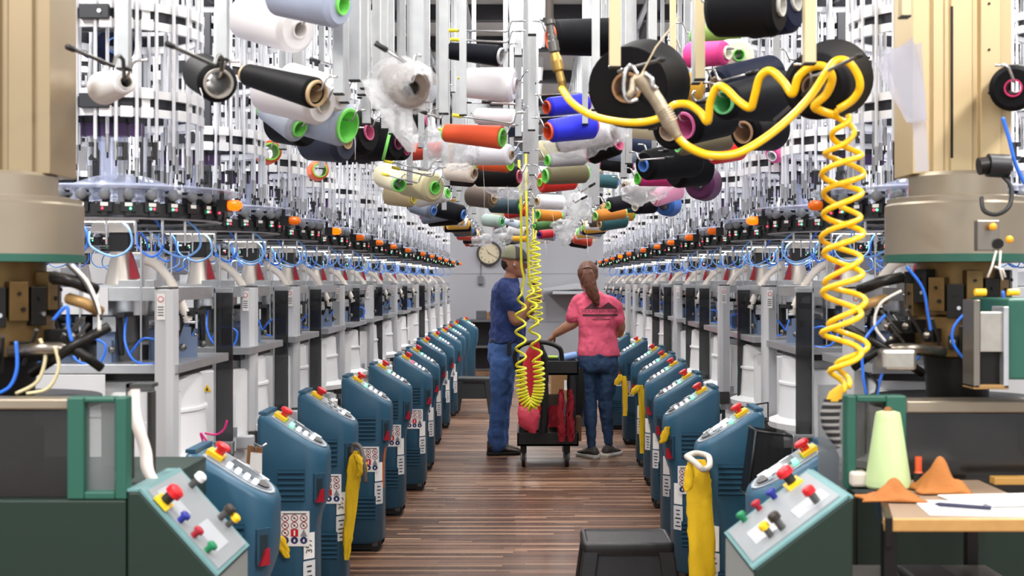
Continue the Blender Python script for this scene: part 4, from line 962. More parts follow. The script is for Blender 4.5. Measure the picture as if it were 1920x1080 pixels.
o = MB().tube([P(999, 320, D)]+cp, .006, YELL, 7).build('coiled_hose'); tag(o, 'short pale yellow coiled hose ending at the man\'s hand', 'hose')
# ---------------------------------------------------------------- back wall things
ck = thing('wall_clock', 'round dark-rimmed clock with cream dial on the grey back wall', 'clock', P(917, 475, 21.98))
MB().lathe([(0, 0), (.205, 0), (.215, .3), (.205, 1), (.178, 1), (.175, .6), (0, .6)], (0, .0, 0), (0, -.06, 0), mat('clock_rim', '2B2320', .4), 40).build('rim', ck)
MB().cyl((0, -.036, 0), (0, -.039, 0), .176, mat('clock_dial', 'AFA48C', .6), n=40).build('dial', ck)
for i in range(12):
    a = 2*PI*i/12; t = text_mesh(str(i if i else 12), .055, INK, 'numeral'); t.parent = ck; t.location = (.145*math.sin(a), -.040, .145*math.cos(a)); t.rotation_euler = (PI/2, 0, 0)
def hand(ang, ln, w, nm):
    R_ = Matrix.Rotation(math.radians(ang), 4, 'Y'); MB(None).poly([R_ @ Vector((0-w*0, 0, 0))+Vector((0, -.043, 0)) if False else (R_ @ Vector((x, 0, z))).to_3d()+Vector((0, -.045, 0)) for x, z in ((-w, -.02), (w, -.02), (w*.4, ln), (-w*.4, ln))], (0, .002, 0), INK).build(nm, ck)
hand(-35, .09, .006, 'hour_hand'); hand(120, .14, .005, 'minute_hand')
bx_ = thing('switch_box', 'small dark grey electrical box on the back wall under the clock', 'box', P(901, 525, 21.98))
MB().bx(-.045, .045, -.04, 0, -.07, .07, mat('dark_grey_box', '5C5C62', .5)).build('box', bx_, .004); MB().cyl((0, -.04, .02), (0, -.048, .02), .008, STEEL, n=10).build('knob', bx_); MB().cyl((0, -.01, .07), (0, -.01, .35), .006, mat('dark_grey_box', '5C5C62', .5), n=8).build('conduit', bx_)
wb = thing('wall_rail', 'long grey metal lamp rail on the back wall between the two people', 'lamp', P(1070, 545, 21.5))
MB().poly([P(1018, 541, 21.5)-wb.location, P(1082, 531, 21.5)-wb.location, P(1110, 534, 21.5)-wb.location, P(1110, 541, 21.5)-wb.location, P(1020, 545, 21.5)-wb.location], (0, .4, 0), mat('light_grey_metal', 'A9ACB2', .4, .3)).build('hood', wb)
MB().bx(P(1036, 0, 21.6).x-wb.location.x, P(1100, 0, 21.6).x-wb.location.x, -.02, .3, -.06, -.01, mat('light_grey_metal', 'A9ACB2', .4, .3)).build('tray', wb, .005)
MB().bx(-.3, .5, .3, .5, -.05, .0, mat('light_grey_metal', 'A9ACB2', .4, .3)).build('bracket', wb)
cab = thing('storage_shelf', 'dark grey shelf unit at the back wall left of the man', 'shelf', P(905, 0, 20.8)*1)
cab.location.z = 0
DK = mat('dark_cabinet', '55565C', .5)
MB().bx(-.42, .5, -.2, .25, .80, .84, DK).build('shelf_top', cab)
for x in (-.42, .46): MB().bx(x, x+.04, -.2, .25, 0, .80, DK).build('side_panel', cab)
MB().bx(-.38, .46, .21, .25, .02, .8, mat('cabinet_back', '3A3A40', .6)).build('back_panel', cab); MB().bx(-.38, .46, -.18, .21, .38, .41, DK).build('shelf', cab)
o = MB().bx(P(893, 0, 20.8).x, P(912, 0, 20.8).x, 20.7, 20.9, .84, .98, mat('grey_bin', '4A4B50', .5)).build('storage_bin', None, .01); tag(o, 'dark grey bin on the shelf unit beneath the clock', 'bin')
o = MB().bx(P(913, 0, 20.8).x, P(928, 0, 20.8).x, 20.7, 20.9, .84, .96, mat('brown_card', '7A5636', .8)).build('cardboard_box', None, .004); tag(o, 'small brown box on the shelf unit behind the man', 'box')
cb_ = thing('cardboard_box', 'brown cardboard box with a white label behind the black cart', 'box', (P(1068, 0, 13).x, 13, 0))
MB().bx(-.19, .19, -.15, .15, .25, .56, mat('brown_card2', '93714C', .85)).build('carton', cb_, .004); MB().bx(-.06, .1, -.152, -.15, .36, .46, PAPER).build('label', cb_)
MB().bx(-.22, .22, -.2, .2, 0, .25, mat('blue_base', '41464E', .6)).build('crate', cb_, .01)
# step stools
STB = mat('black_stool_plastic', '1A1A1D', .42, bump=.2, bscale=220)
def stool(x, y, label, s=1, m=STB):
    t = thing('step_stool', label, 'stool', (x, y, 0)); w, d, h = .185*s, .15*s, .40*s
    def rr(k, z): # rounded rect
        out = []
        for cx, cy, a0 in ((w*k-.02, -d*k+.02, -90), (w*k-.02, d*k-.02, 0), (-w*k+.02, d*k-.02, 90), (-w*k+.02, -d*k+.02, 180)):
            for i in range(4): a = math.radians(a0+30*i); out.append(Vector((cx+.02*math.cos(a), cy+.02*math.sin(a), z)))
        return out
    MB().loft([rr(.98, h-.05), rr(1.0, h-.035), rr(1.0, h-.012), rr(.97, h-.002), rr(.90, h), rr(.88, h-.006)], m).build('top', t)
    for sx in (-1, 1):
        for sy in (-1, 1):
            mb = MB(); x0, y0 = sx*w*.82, sy*d*.8; x1, y1 = sx*w*1.08, sy*d*1.1
            A = [Vector((x0+dx*.045, y0+dy*.03, h-.04)) for dx, dy in ((-.7, -1), (.7, -1), (.7, 1), (-.7, 1))]; B = [Vector((x1+dx*.03, y1+dy*.025, .0)) for dx, dy in ((-1, -1), (1, -1), (1, 1), (-1, 1))]
            mb.loft([A, B], m, smooth=False); mb.build('leg', t, .006)
    for sy in (-1, 1):
        mb = MB(); mb.loft([[Vector((-w*.93, sy*d*.88, h-.045)), Vector((w*.93, sy*d*.88, h-.045)), Vector((w*.93, sy*d*.82, h-.045)), Vector((-w*.93, sy*d*.82, h-.045))], [Vector((-w*1.0, sy*d*1.05, h*.42)), Vector((w*1.0, sy*d*1.05, h*.42)), Vector((w*1.0, sy*d*.98, h*.42)), Vector((-w*1.0, sy*d*.98, h*.42))]], m, smooth=False); mb.build('apron', t, .004)
    return t
stool(P(1174, 0, 5.3).x, 5.3, 'black plastic step stool in the aisle at the bottom edge')
st2 = stool(P(889, 0, 14.2).x, 14.2, 'low black step stool at the far end of the left consoles', .98, mat('grey_stool', '2C2D30', .5))
# ---------------------------------------------------------------- front green machines
GREEN = mat('dark_green_enamel', '10291F', .5, noise=.06, nscale=2); GREENF = mat('green_frame_enamel', '22594A', .45)
TEAL = mat('pale_teal_trim', '668F91', .45); PGREY = mat('control_face_grey', '8D9296', .4)
BEIGE = mat('champagne_aluminium', '9C8A6D', .38, .45, noise=.06, nscale=4); BEIGED = mat('champagne_groove', '7E6A52', .5, .3)
DRUM = mat('aged_cast_metal', '9A8F7E', .42, .6, noise=.15, nscale=6); BRASSD = mat('dull_brass', '6E5632', .4, .7, noise=.35, nscale=20)
DARKM = mat('oily_black_metal', '1B1917', .4, .5); SMOKEW = mat('smoky_window', '1E1A17', .15, alpha=.88)
def bxp(mb, p0, p1, y0, y1, D0, D1, m):
    a = P(p0, y1, D0); b = P(p1, y0, D0); return mb.bx(a.x, b.x, D0+DOFF, D1+DOFF, a.z, b.z, m)
def put(mb, name, parent, bevel=0, lab=None):
    o = mb.build(name, parent, bevel); o.location = -parent.location
    if lab: o['label'] = lab
    return o
def sub(mb, name, par, bevel=0, lab=None):
    o = mb.build(name, par, bevel)
    if lab: o['label'] = lab
    return o
def green_machine(side):
    global DOFF
    a = -1 if side == 'left' else 1
    cx, D = (-4, 3.35) if a < 0 else (1795, 3.9)
    c = P(cx, 0, D); X = c.x
    def z(py, DD=None): return EYE-(py-VY)*(DD or D)/FX
    t = thing('green_machine', 'old green sock knitting machine with tall %s column at the front %s' % (('beige', 'left') if a < 0 else ('cream', 'right')), 'machine', (X, D, 0))
    cw = (105-(-4))*D/FX if a < 0 else 92*D/FX
    col = MB(); zt, zb = CEIL-.02, z(328)
    prof = [(-1, -.3), (-.62, -.3), (-.62, -.42), (-.42, -.42), (-.38, -.36), (-.30, -.36), (-.26, -.42), (.16, -.42), (.20, -.3), (.30, -.3), (.34, -.40), (.74, -.40), (.76, -.3), (1, -.28), (1, 1), (-1, 1)]
    col.poly([(X+p*cw, D+q*cw, zb) for p, q in prof], (0, 0, zt-zb), BEIGE if a < 0 else mat('cream_aluminium', 'CDB68C', .4, .3))
    put(col, 'column', t, .002)
    sl = MB(); sl.bx(X-.28*cw-.008+.06*cw, X-.28*cw+.008-.0*cw, D-.43*cw, D-.35*cw, z(300), z(20) if a > 0 else z(300)+.02, DARKM)
    for py in (15, 100, 180): sl.cyl((X+(.5 if a > 0 else -.5)*cw, D-.425*cw, z(py)), (X+(.5 if a > 0 else -.5)*cw, D-.40*cw, z(py)), .004, DARKM, n=8)
    put(sl, 'slot', t)
    fr = 107*D/FX if a < 0 else 88*D/FX; dr = 154*D/FX if a < 0 else 132*D/FX
    put(MB().lathe([(0, 0), (fr, 0), (fr, .85), (fr-.01, 1), (0, 1)], (X, D, z(373)), (X, D, z(326)), DRUM, 48), 'flange', t)
    put(MB().lathe([(0, 0), (dr, 0), (dr, .86), (dr-.006, .9), (dr-.006, .98), (dr-.02, 1), (0, 1)], (X, D, z(478)), (X, D, z(372)), DRUM, 56), 'drum', t)
    put(MB().lathe([(0, 0), (dr+.003, 0), (dr+.003, 1), (0, 1)], (X, D, z(492)), (X, D, z(478)), GREENF, 56), 'green_plate', t)
    # needle head below
    h = MB(); h.lathe([(0, 0), (.09, 0), (.10, .3), (.14, .32), (.14, .6), (.12, .62), (.12, 1), (0, 1)], (X, D, z(745)), (X, D, z(492)), [DARKM, DARKM, BRASSD, BRASSD, BRASSD, BRASSD, DARKM], 40)
    put(h, 'needle_head', t)
    rr = random.Random(5 if a < 0 else 9)
    for i in range(15):
        an = -PI/2+(i-7)*.36; R_ = Matrix.Translation((X, D, 0)) @ Matrix.Rotation(an, 4, 'Z'); zz = z(505)-rr.random()*.05
        m = MB(R_); m.bx(.10, .155, -.024, .024, zz-.10, zz, BRASSD if i % 2 else DARKM); m.cyl((.155, 0, zz-.03), (.160, 0, zz-.03), .005, DARKM, n=8); m.cyl((.155, .01, zz-.07), (.160, .01, zz-.07), .006, DARKM if i % 2 else STEEL, n=8)
        m.bx(.12, .20, -.018, .010, zz-.19, zz-.15, DARKM); m.cyl((.15, .012, zz-.21), (.225, .018, zz-.12), .006, STEELD, n=6); m.sph((.205, -.005, zz-.17), .013, mat('grimy_steel', '8A8278', .3, .9), n=8)
        put(m, 'cam_block', t, .002)
    arms = [((60, 700), (205, 612), .013, DARKM), ((110, 640), (190, 690), .012, DARKM), ((20, 660), (150, 655), .016, mat('grimy_steel', '8A8278')), ((130, 560), (188, 585), .015, mat('tan_card_metal', '9C7A4A', .5, .3)), ((100, 520), (180, 545), .016, DARKM)]
    for (x0, y0), (x1, y1), r_, m in arms:
        if a > 0: x0, x1 = 1790-(x0-0)*1.0, 1790-(x1-0)*1.0
        put(MB().tube([P(x0, y0, D-.2), P((x0+x1)/2, (y0+y1)/2-4, D-.24), P(x1, y1, D-.2)], r_, m, 8), 'lever_arm', t)
    tubs = [([(30, 640), (32, 690), (18, 725), (-10, 740)], BLUETUBE), ([(75, 635), (85, 670), (70, 715), (30, 738)], mat('clear_amber_tube', 'CFC39A', .3)), ([(103, 650), (110, 690), (90, 728), (50, 738)], mat('clear_amber_tube', 'CFC39A')), ([(100, 600), (125, 575), (128, 610), (135, 640)], BLUETUBE), ([(125, 495), (150, 520), (175, 560), (190, 600)], BLACK), ([(135, 497), (165, 530), (185, 580), (186, 620)], mat('white_tube', 'DAD6CE', .4))]
    if a > 0: tubs = [([(1880, 545), (1885, 600), (1870, 640), (1860, 690), (1830, 690), (1790, 650), (1790, 610), (1830, 570)], BLUETUBE), ([(1700, 500), (1730, 540), (1740, 590), (1745, 620)], BLUETUBE), ([(1660, 590), (1620, 640), (1618, 700), (1625, 740)], BLUETUBE), ([(1655, 700), (1648, 720), (1645, 740)], BLUETUBE),
                          ([(1690, 545), (1650, 570), (1640, 610), (1660, 640)], mat('white_tube', 'DAD6CE', .4)), ([(1630, 700), (1645, 720), (1640, 745)], BLACK)]
    for q, m in tubs: put(MB().tube(crom([P(x, y, D-.24) for x, y in q], 6), .0045, m, 7), 'air_tube', t)
    DOFF = .4 if a > 0 else 0
    bd = MB()
    if a < 0:
        bxp(bd, -60, 128, 748, 768, 3.02, 3.1, DRUM)
    else:
        bxp(bd, 1700, 1990, 752, 774, 3.18, 3.3, DRUM)
    put(bd, 'bed_rim', t, .004)
    put(MB().lathe([(0, 0), (.26, 0), (.26, 1), (0, 1)], (X, D, z(760)), (X, D, z(744)), DARKM, 40), 'bed_plate', t)
    if a < 0:
        put(bxp(MB(), -120, 126, 770, 938, 3.03, 3.05, SMOKEW), 'smoked_window', t)
        f = MB(); bxp(f, 125, 157, 745, 937, 3.0, 3.045, GREENF); bxp(f, 215, 237, 745, 937, 3.0, 3.045, GREENF); bxp(f, 157, 215, 745, 755, 3.0, 3.045, GREENF); bxp(f, 157, 215, 922, 937, 3.0, 3.045, GREENF); fo = put(f, 'window_frame', t, .004)
        o = bxp(MB(), 157, 215, 755, 922, 3.02, 3.025, mat('frame_glass', '767B7C', .1, alpha=.5)).build('pane', fo)
        put(bxp(MB(), -200, 236, 938, 1500, 3.0, 3.75, GREEN), 'cabinet', t, .004)
        put(bxp(MB(), 190, 236, 752, 940, 3.55, 3.57, mat('rear_guard', 'B9B6B0', .3, .5)), 'rear_guard', t)
        put(MB().lathe([(0, 0), (.05, 0), (.05, .2), (.03, .25), (.03, 1), (0, 1)], P(60, 925, 3.35), P(60, 800, 3.35), DARKM, 16), 'take_down_shaft', t)
    else:
        f = MB(); bxp(f, 1588, 1606, 742, 918, 3.05, 3.10, GREENF); bxp(f, 1662, 1700, 742, 905, 3.05, 3.10, GREENF); bxp(f, 1606, 1662, 742, 754, 3.05, 3.10, GREENF); bxp(f, 1606, 1662, 905, 918, 3.05, 3.10, GREENF); fo = put(f, 'window_frame', t, .004)
        bxp(MB(), 1606, 1662, 754, 905, 3.07, 3.075, mat('dark_pane', '38332E', .15, alpha=.6)).build('pane', fo)
        put(bxp(MB(), 1700, 2010, 775, 925, 3.2, 3.22, SMOKEW), 'smoked_window', t)
        put(bxp(MB(), 1606, 2050, 925, 1500, 3.62, 3.9, GREEN), 'cabinet', t, .004)
        put(bxp(MB(), 1890, 1990, 560, 712, 3.05, 3.4, GREENF), 'green_box', t, .006)
        g = MB(); bxp(g, 1826, 1838, 562, 728, 3.03, 3.12, mat('grimy_steel', '8A8278')); bxp(g, 1882, 1892, 575, 728, 3.03, 3.12, ALU); bxp(g, 1826, 1892, 722, 730, 3.03, 3.12, mat('tan_card_metal', '9C7A4A')); bxp(g, 1838, 1882, 585, 660, 3.04, 3.10, mat('bright_worn_steel', 'B4AEA4', .3, .8, noise=.2, nscale=40)); bxp(g, 1838, 1882, 660, 722, 3.06, 3.11, DARKM); put(g, 'carriage', t, .002)
        put(bxp(MB(), 1840, 1990, 385, 490, 3.42, 3.9, DRUM), 'gear_housing', t, .006)
        k = MB(); k.cyl(P(1852, 310, 3.1), P(1890, 312, 3.1), .032, BLACK, n=20); k.cyl(P(1835, 312, 3.1), P(1852, 310, 3.1), .024, DARKM, n=16); put(k, 'small_motor', t)
        put(MB().tube(crom([P(*q) for q in [(1880, 330, 3.1), (1895, 350, 3.08), (1893, 385, 3.05), (1870, 402, 3.05), (1845, 395, 3.08), (1840, 370, 3.1)]], 6), .006, BLACK, 8), 'cable', t)
        put(MB().tube(crom([P(*q) for q in [(1880, 220, 3.1), (1892, 260, 3.1), (1905, 310, 3.1), (1925, 350, 3.1)]], 6), .0055, BLUETUBE, 8), 'air_tube', t)
        l = MB(); bxp(l, 1833, 1875, 413, 470, 3.03, 3.06, mat('grimy_steel', '8A8278')); l.cyl(P(1872, 457, 3.02), P(1872, 457, 3.03), .014, DARKM, n=12); put(l, 'valve_plate', t, .002)
        for (x, y) in ((1862, 425), (1893, 449)): put(MB().sph(P(x, y, 3.01), .0105, mat('orange_yellow_knob', 'F2A818', .35), n=12), 'knob', t, 0, 'orange-yellow knob')
        put(MB().cyl(P(1828, 548, 3.0), P(1848, 548, 3.0), .010, YEL, n=10), 'yellow_fitting', t); put(MB().cyl(P(1890, 548, 3.0), P(1910, 548, 3.0), .009, YEL, n=10), 'yellow_fitting', t)
        for q in ([(1868, 470), (1860, 500), (1852, 520)], [(1876, 470), (1874, 500), (1880, 525)], [(1865, 500), (1880, 505), (1885, 520)]): put(MB().tube([P(x, y, 3.02) for x, y in q], .003, mat('white_tube', 'DAD6CE'), 6), 'thin_tube', t)
        put(bxp(MB(), 1655, 1720, 655, 695, 3.2, 3.3, mat('bright_worn_steel', 'B4AEA4')), 'steel_cylinder', t, .01)
        # smoked side shield left of the frame
        put(bxp(MB(), 1535, 1588, 722, 920, 3.25, 3.26, mat('grey_shield', '7D8084', .2, alpha=.6)), 'side_shield', t)
    # sloping control desk
    DOFF = 0
    if a < 0: D0, D1, x0, z0, x1, z1 = 3.0, 3.34, P(262, 922, 3.0).x, P(0, 922, 3.0).z, P(404, 1080, 3.0).x, P(0, 1080, 3.0).z
    else: D0, D1, x0, z0, x1, z1 = 2.9, 3.31, P(1590, 935, 2.9).x, P(0, 935, 2.9).z, P(1414, 1068, 2.9).x, P(0, 1068, 2.9).z
    xb = P(238, 0, 3.0).x if a < 0 else P(1600, 0, 2.9).x
    body = MB().poly([(xb, D0, .02), (xb, D0, z0), (x0, D0, z0), (x1, D0, z1), (x1, D0, .02)], (0, D1-D0, 0), GREEN)
    cd_ = put(body, 'control_desk', t, .006)
    U = Vector((x1-x0, 0, z1-z0)); N = Vector((-(z1-z0), 0, x1-x0)); N = N if N.z > 0 else -N; N.normalize(); U_ = U.normalized()
    def S(u, v, h=0): return Vector((x0, D0, z0))+U*u+Vector((0, (D1-D0)*v, 0))+N*h
    def sl2(u0, u1, v0, v1, h0, h1, m, nm, lab=None): return sub(MB().poly([S(u0, v0, h0), S(u1, v0, h0), S(u1, v1, h0), S(u0, v1, h0)], N*(h1-h0), m), nm, cd_, 0, lab)
    sl2(-.02, 1.01, 0.0, 1.0, 0, .006, TEAL, 'edge_trim'); sl2(.03, .97, .07, .93, .006, .010, PGREY, 'control_face')
    sl2(.55, .85, .28, .62, .010, .0112, mat('pale_print', 'AEB2B8', .5), 'pale_print_panel'); sl2(.08, .42, .18, .42, .010, .0112, mat('pale_print', 'D5D8DC'), 'pale_print_panel')
    sub(MB().poly([(x1, D0+.005, z1-.01), (x1+.002*-a, D0+.005, z1-.01), (x1+.002*-a, D1-.005, z1-.01), (x1, D1-.005, z1-.01)], (0, 0, -.6), mat('end_panel_grey', '8B908E', .5)), 'end_panel', cd_)
    sub(MB().bx(min(xb, x0), max(xb, x0), D0, D1, z0, z0+.006, TEAL), 'top_trim', cd_)
    def knob(u, v, r, h, m, nm, lab, m2=None):
        mb = MB().lathe([(0, 0), (r*.6, 0), (r*.65, .55), (r, .6), (r, .9), (r*.7, 1), (0, 1)], S(u, v, .01), S(u, v, .01+h), [m2 or m, m2 or m, m2 or m, m, m, m], 14); sub(mb, nm, cd_, 0, lab)
    ev = .12 if a < 0 else .88
    knob(.20, ev, .021, .05, RED, 'emergency_stop', 'red mushroom button', BLACK); sl2(.12, .28, ev-.09, ev+.09, .010, .016, YEL, 'stop_base', 'yellow plate')
    for u, m, nm, lab in ((.42, mat('navy_knob', '1C2A8C', .4), 'knob', 'navy blue knob'), (.60, REDD, 'knob', 'dark red knob'), (.78, mat('green_knob', '0E7A4C', .4), 'knob', 'green knob')): knob(u, ev, .013, .026, m, nm, lab)
    ov = .85 if a < 0 else .22
    knob(.2, ov, .015, .045, WHITE if a < 0 else RED, 'push_button', 'push button on a metal collar', STEELD); knob(.62 if a < 0 else .58, ov, .015, .045, mat('dark_knob', '2E2620', .4), 'push_button', 'dark push button', STEELD); knob(.72 if a < 0 else .70, ov+.02, .013, .038, YEL, 'push_button', 'yellow push button', STEELD)
    return t
green_machine('left'); green_machine('right')
# ---------------------------------------------------------------- workbench with its things (front right)
tb = thing('workbench', 'worn bench with dark metal frame and wooden edges at the front right', 'bench', (P(1800, 0, 3.1).x, 3.1, 0))
TZ = .90; WOODE = mat('wood_edge', 'B98D52', .5, noise=.15, nscale=30); TOPM = mat('worn_bench_top', '8D7764', .55, noise=.15, nscale=12)
x0, x1 = P(1660, 0, 3.0).x, P(1990, 0, 3.0).x; xl = P(1592, 0, 3.5).x-.0
put(MB().poly([(x0-.01, 2.98, TZ-.012), (x1, 2.98, TZ-.012), (x1, 3.55, TZ-.012), (xl+.09, 3.55, TZ-.012)], (0, 0, .012), TOPM), 'bench_top', tb, .002)
put(MB().bx(x0-.012, x1, 2.965, 2.98, TZ-.030, TZ, WOODE), 'edge_strip', tb, .003)
put(MB().poly([(x0-.012, 2.96, TZ+.004), (xl+.08, 3.55, TZ+.004), (xl+.10, 3.55, TZ+.004), (x0+.006, 2.96, TZ+.004)], (0, 0, -.07), DARKM), 'side_rail', tb, .002)
for xx, yy in ((x0-.012, 2.97), (x0-.012, 3.5), (x1-.05, 2.97), (x1-.05, 3.5)): put(MB().bx(xx, xx+.032, yy, yy+.03, 0, TZ-.012, DARKM), 'leg', tb, .002)
put(MB().bx(x0+.01, x1, 3.0, 3.5, .66, .675, mat('shelf_metal', '55504A', .5, .3)), 'shelf', tb); put(MB().bx(x0+.005, x1, 2.965, 2.985, .655, .69, WOODE), 'shelf_edge', tb, .002)
bxx = P(1665, 0, 3.42).x; CONEM = yarn('C2D89E')
t = thing('yarn_cone', 'tall pale green yarn cone standing on the workbench', 'yarn cone', (bxx, 3.42, TZ))
MB().lathe([(.025, 0), (.056, 0), (.060, .03), (.059, .10), (.034, .93), (.031, .98), (.018, 1), (.012, 1)], (0, 0, .0), (0, 0, .205), CONEM, 36).build('yarn', t)
MB().lathe([(0, 0), (.014, 0), (.010, .7), (.004, 1), (0, 1)], (0, 0, .203), (0, 0, .216), mat('brown_core', '8A5A30', .7), 14).build('cone_core', t)
def rag(cx, cy, w, d, h, seed, hexc, label, nm='cloth', peaks=((0, 0, 1),)):
    r = random.Random(seed); n = 22; vs = []; fs = []
    ph = [r.uniform(0, 6) for _ in range(4)]
    for i in range(n+1):
        for j in range(n+1):
            u, v = i/n*2-1, j/n*2-1; e = max(0, 1-max(abs(u), abs(v))**3)
            z = h*(.25+.35*math.sin(3.1*u+ph[0]+1.5*v)*math.cos(2.3*v+ph[1])+.25*math.sin(6*u+ph[2])*math.sin(5*v+ph[3]))
            z = max(0, z)*e+sum(k*h*.9*math.exp(-((u-a)**2+(v-b)**2)*5) for a, b, k in peaks)*e
            vs.append((u*w*(1+.08*math.sin(4*v+ph[0])), v*d*(1+.08*math.sin(3*u+ph[1])), z+.003))
    for i in range(n):
        for j in range(n): k = i*(n+1)+j; fs.append((k, k+n+1, k+n+2, k+1))
    mb = MB(); mb.add(vs, fs, mat('cloth_'+hexc, hexc, .8, noise=.1, nscale=30, bump=.4, bscale=120), True); o = mb.build(nm, None); s = o.modifiers.new('thickness', 'SOLIDIFY'); s.thickness = .004; s.offset = 1
    o.location = (cx, cy, TZ); tag(o, label, 'cloth'); return o
rag(P(1672, 0, 3.2).x, 3.22, .075, .05, .040, 2, 'A5632B', 'crumpled orange-brown leather scrap in front of the pale green cone', 'leather_scrap')
rag(P(1772, 0, 3.3).x, 3.34, .065, .05, .055, 5, 'A8682E', 'taller folded orange-brown leather scrap right of the pale green cone', 'leather_scrap', ((.1, .1, 1), (-.3, 0, .6)))
o = MB().lathe([(0, 0), (.012, 0), (.012, .5), (.009, .55), (.009, 1), (0, 1)], (P(1722, 0, 3.4).x, 3.4, TZ), (P(1722, 0, 3.4).x, 3.4, TZ+.085), [BLACK, BLACK, mat('orange_cap', 'D9552A', .4), mat('orange_cap', 'D9552A'), mat('orange_cap', 'D9552A')], 14).build('marker_pen'); tag(o, 'short dark marker with an orange top between the two leather scraps', 'marker')
o = MB().bx(P(1592, 0, 3.45).x, P(1625, 0, 3.45).x, 3.42, 3.5, TZ, TZ+.04, mat('pale_cloth_block', 'CFC6BA', .8)).build('cloth_pad', None, .008); tag(o, 'small pale cloth pad on the left corner of the workbench', 'cloth')
for i, (xa, ya, w, d, r_, lab) in enumerate([(1830, 3.10, .13, .10, -.1, 'white paper sheet on the workbench, nearest the edge'), (1880, 3.2, .13, .09, .12, 'second white paper sheet on the workbench, farther from the edge')]):
    R_ = Matrix.Rotation(r_, 3, 'Z'); o = MB().cb((0, 0, .0012+.0025*i), w*2, d*2, .002, PAPER, R_).build('paper_sheet'); o.location = (P(xa, 0, ya).x, ya, TZ); tag(o, lab, 'paper')
def pen(x, D, ang, ln, m, lab, nm='pen'):
    d = Vector((math.cos(ang), math.sin(ang), 0)); c = Vector((P(x, 0, D).x, D, TZ+.010)); o = MB().lathe([(0, 0), (.002, .0), (.0055, .08), (.0055, 1), (0, 1)], c-d*ln/2, c+d*ln/2, m, 10).build(nm); tag(o, lab, 'pen'); return o
pen(1805, 3.08, -.45, .13, mat('navy_pen', '1D2140', .4), 'navy blue pen lying on the nearer paper sheet'); pen(1895, 3.1, .1, .14, STEEL, 'silver pen lying at the right edge of the papers')
o = MB().bx(P(1855, 0, 3.5).x, P(1990, 0, 3.5).x, 3.46, 3.5, TZ, TZ+.02, mat('wood_ruler', 'B48844', .5)).build('wooden_strip', None, .002); tag(o, 'yellowish wooden strip lying at the back of the workbench', 'wood strip')
o = MB().bx(P(1700, 0, 3.3).x, P(1790, 0, 3.3).x, 3.1, 3.4, .676, .70, mat('dark_tray', '26231F', .5)).build('tray', None, .01); tag(o, 'dark flat tray on the lower shelf of the workbench', 'tray')
# ---------------------------------------------------------------- small things near the front
# plastic document sleeves
SLV = mat('document_sleeve', 'B4B4C0', .2, alpha=.42)
sv = thing('document_sleeve', 'pair of clear plastic sleeves with papers hanging at the right beige column', 'sleeve', P(1690, 100, 3.3))
put(MB().poly([P(1640, 118, 3.3), P(1712, 70, 3.3), P(1735, 170, 3.3), P(1738, 225, 3.3), P(1700, 230, 3.3)], (0, .003, 0), SLV), 'sleeve', sv); put(MB().poly([P(1655, 95, 3.32), P(1728, 80, 3.32), P(1742, 320, 3.32), P(1716, 322, 3.32), P(1712, 240, 3.32), P(1690, 190, 3.32)], (0, .003, 0), SLV), 'sleeve', sv)
pr = MB(); 
for k in range(6): x, y = 1706+k*3, 180+k*4; pr.poly([P(x, y, 3.298), P(x+9, y+2, 3.298), P(x+9, y+5, 3.298), P(x, y+3, 3.298)], (0, .001, 0), mat('grey_print', '8B8B94', .6))
# white ribbon on the left control desk
def ribbon(pts, w, m, name, label, cat, th=.002, wd=Vector((1, 0, 0))):
    ps = crom([P(*p) for p in pts], 6); mb = MB(); r = []
    for i, p in enumerate(ps): r.append([p-wd*w/2, p+wd*w/2, p+wd*w/2+Vector((0, th, 0)), p-wd*w/2+Vector((0, th, 0))])
    mb.loft(r, m); o = mb.build(name); tag(o, label, cat); return o
ribbon([(252, 722, 3.25), (250, 760, 3.22), (258, 800, 3.2), (272, 845, 3.2), (276, 880, 3.18), (290, 905, 3.16), (325, 938, 3.14)], .030, mat('white_strap', 'E6D9D2', .6), 'fabric_strap', 'long white fabric strap hanging down to the left green control desk', 'strap', .006)
g_ = MB(); bxp(g_, 236, 243, 720, 900, 3.24, 3.28, STEELD); bxp(g_, 276, 284, 735, 905, 3.3, 3.34, STEELD); bxp(g_, 236, 284, 720, 727, 3.24, 3.3, STEELD); o = g_.build('metal_stand'); tag(o, 'narrow dark metal frame standing behind the white strap', 'frame')
# striped sock
m = bpy.data.materials.new('striped_knit'); m.use_nodes = True; nt = m.node_tree; b = nt.nodes['Principled BSDF']; b.inputs['Roughness'].default_value = .9
tc = nt.nodes.new('ShaderNodeTexCoord'); w = nt.nodes.new('ShaderNodeTexWave'); w.bands_direction = 'Z'; w.inputs['Scale'].default_value = 18; w.inputs['Distortion'].default_value = 1
cr = nt.nodes.new('ShaderNodeValToRGB'); cr.color_ramp.elements[0].position = .6; cr.color_ramp.elements[0].color = (.012, .011, .012, 1); cr.color_ramp.elements[1].position = .7; cr.color_ramp.elements[1].color = (.25, .24, .23, 1)
nt.links.new(tc.outputs['Object'], w.inputs['Vector']); nt.links.new(w.outputs['Fac'], cr.inputs[0]); nt.links.new(cr.outputs[0], b.inputs['Base Color'])
sk = thing('sock', 'black and grey striped sock with a yellow band under the thick coiled hose', 'sock', P(1558, 740, 3.22))
def eli(p, rx, ry, n=16): return [p+Vector((rx*math.cos(2*PI*i/n), ry*math.sin(2*PI*i/n), 0)) for i in range(n)]
put(MB().loft([eli(P(1563, 748, 3.22), .024, .012), eli(P(1556, 775, 3.22), .025, .014), eli(P(1557, 800, 3.22), .022, .013), eli(P(1566, 825, 3.22), .014, .012), eli(P(1572, 840, 3.22), .004, .004)], m), 'knit_leg', sk)
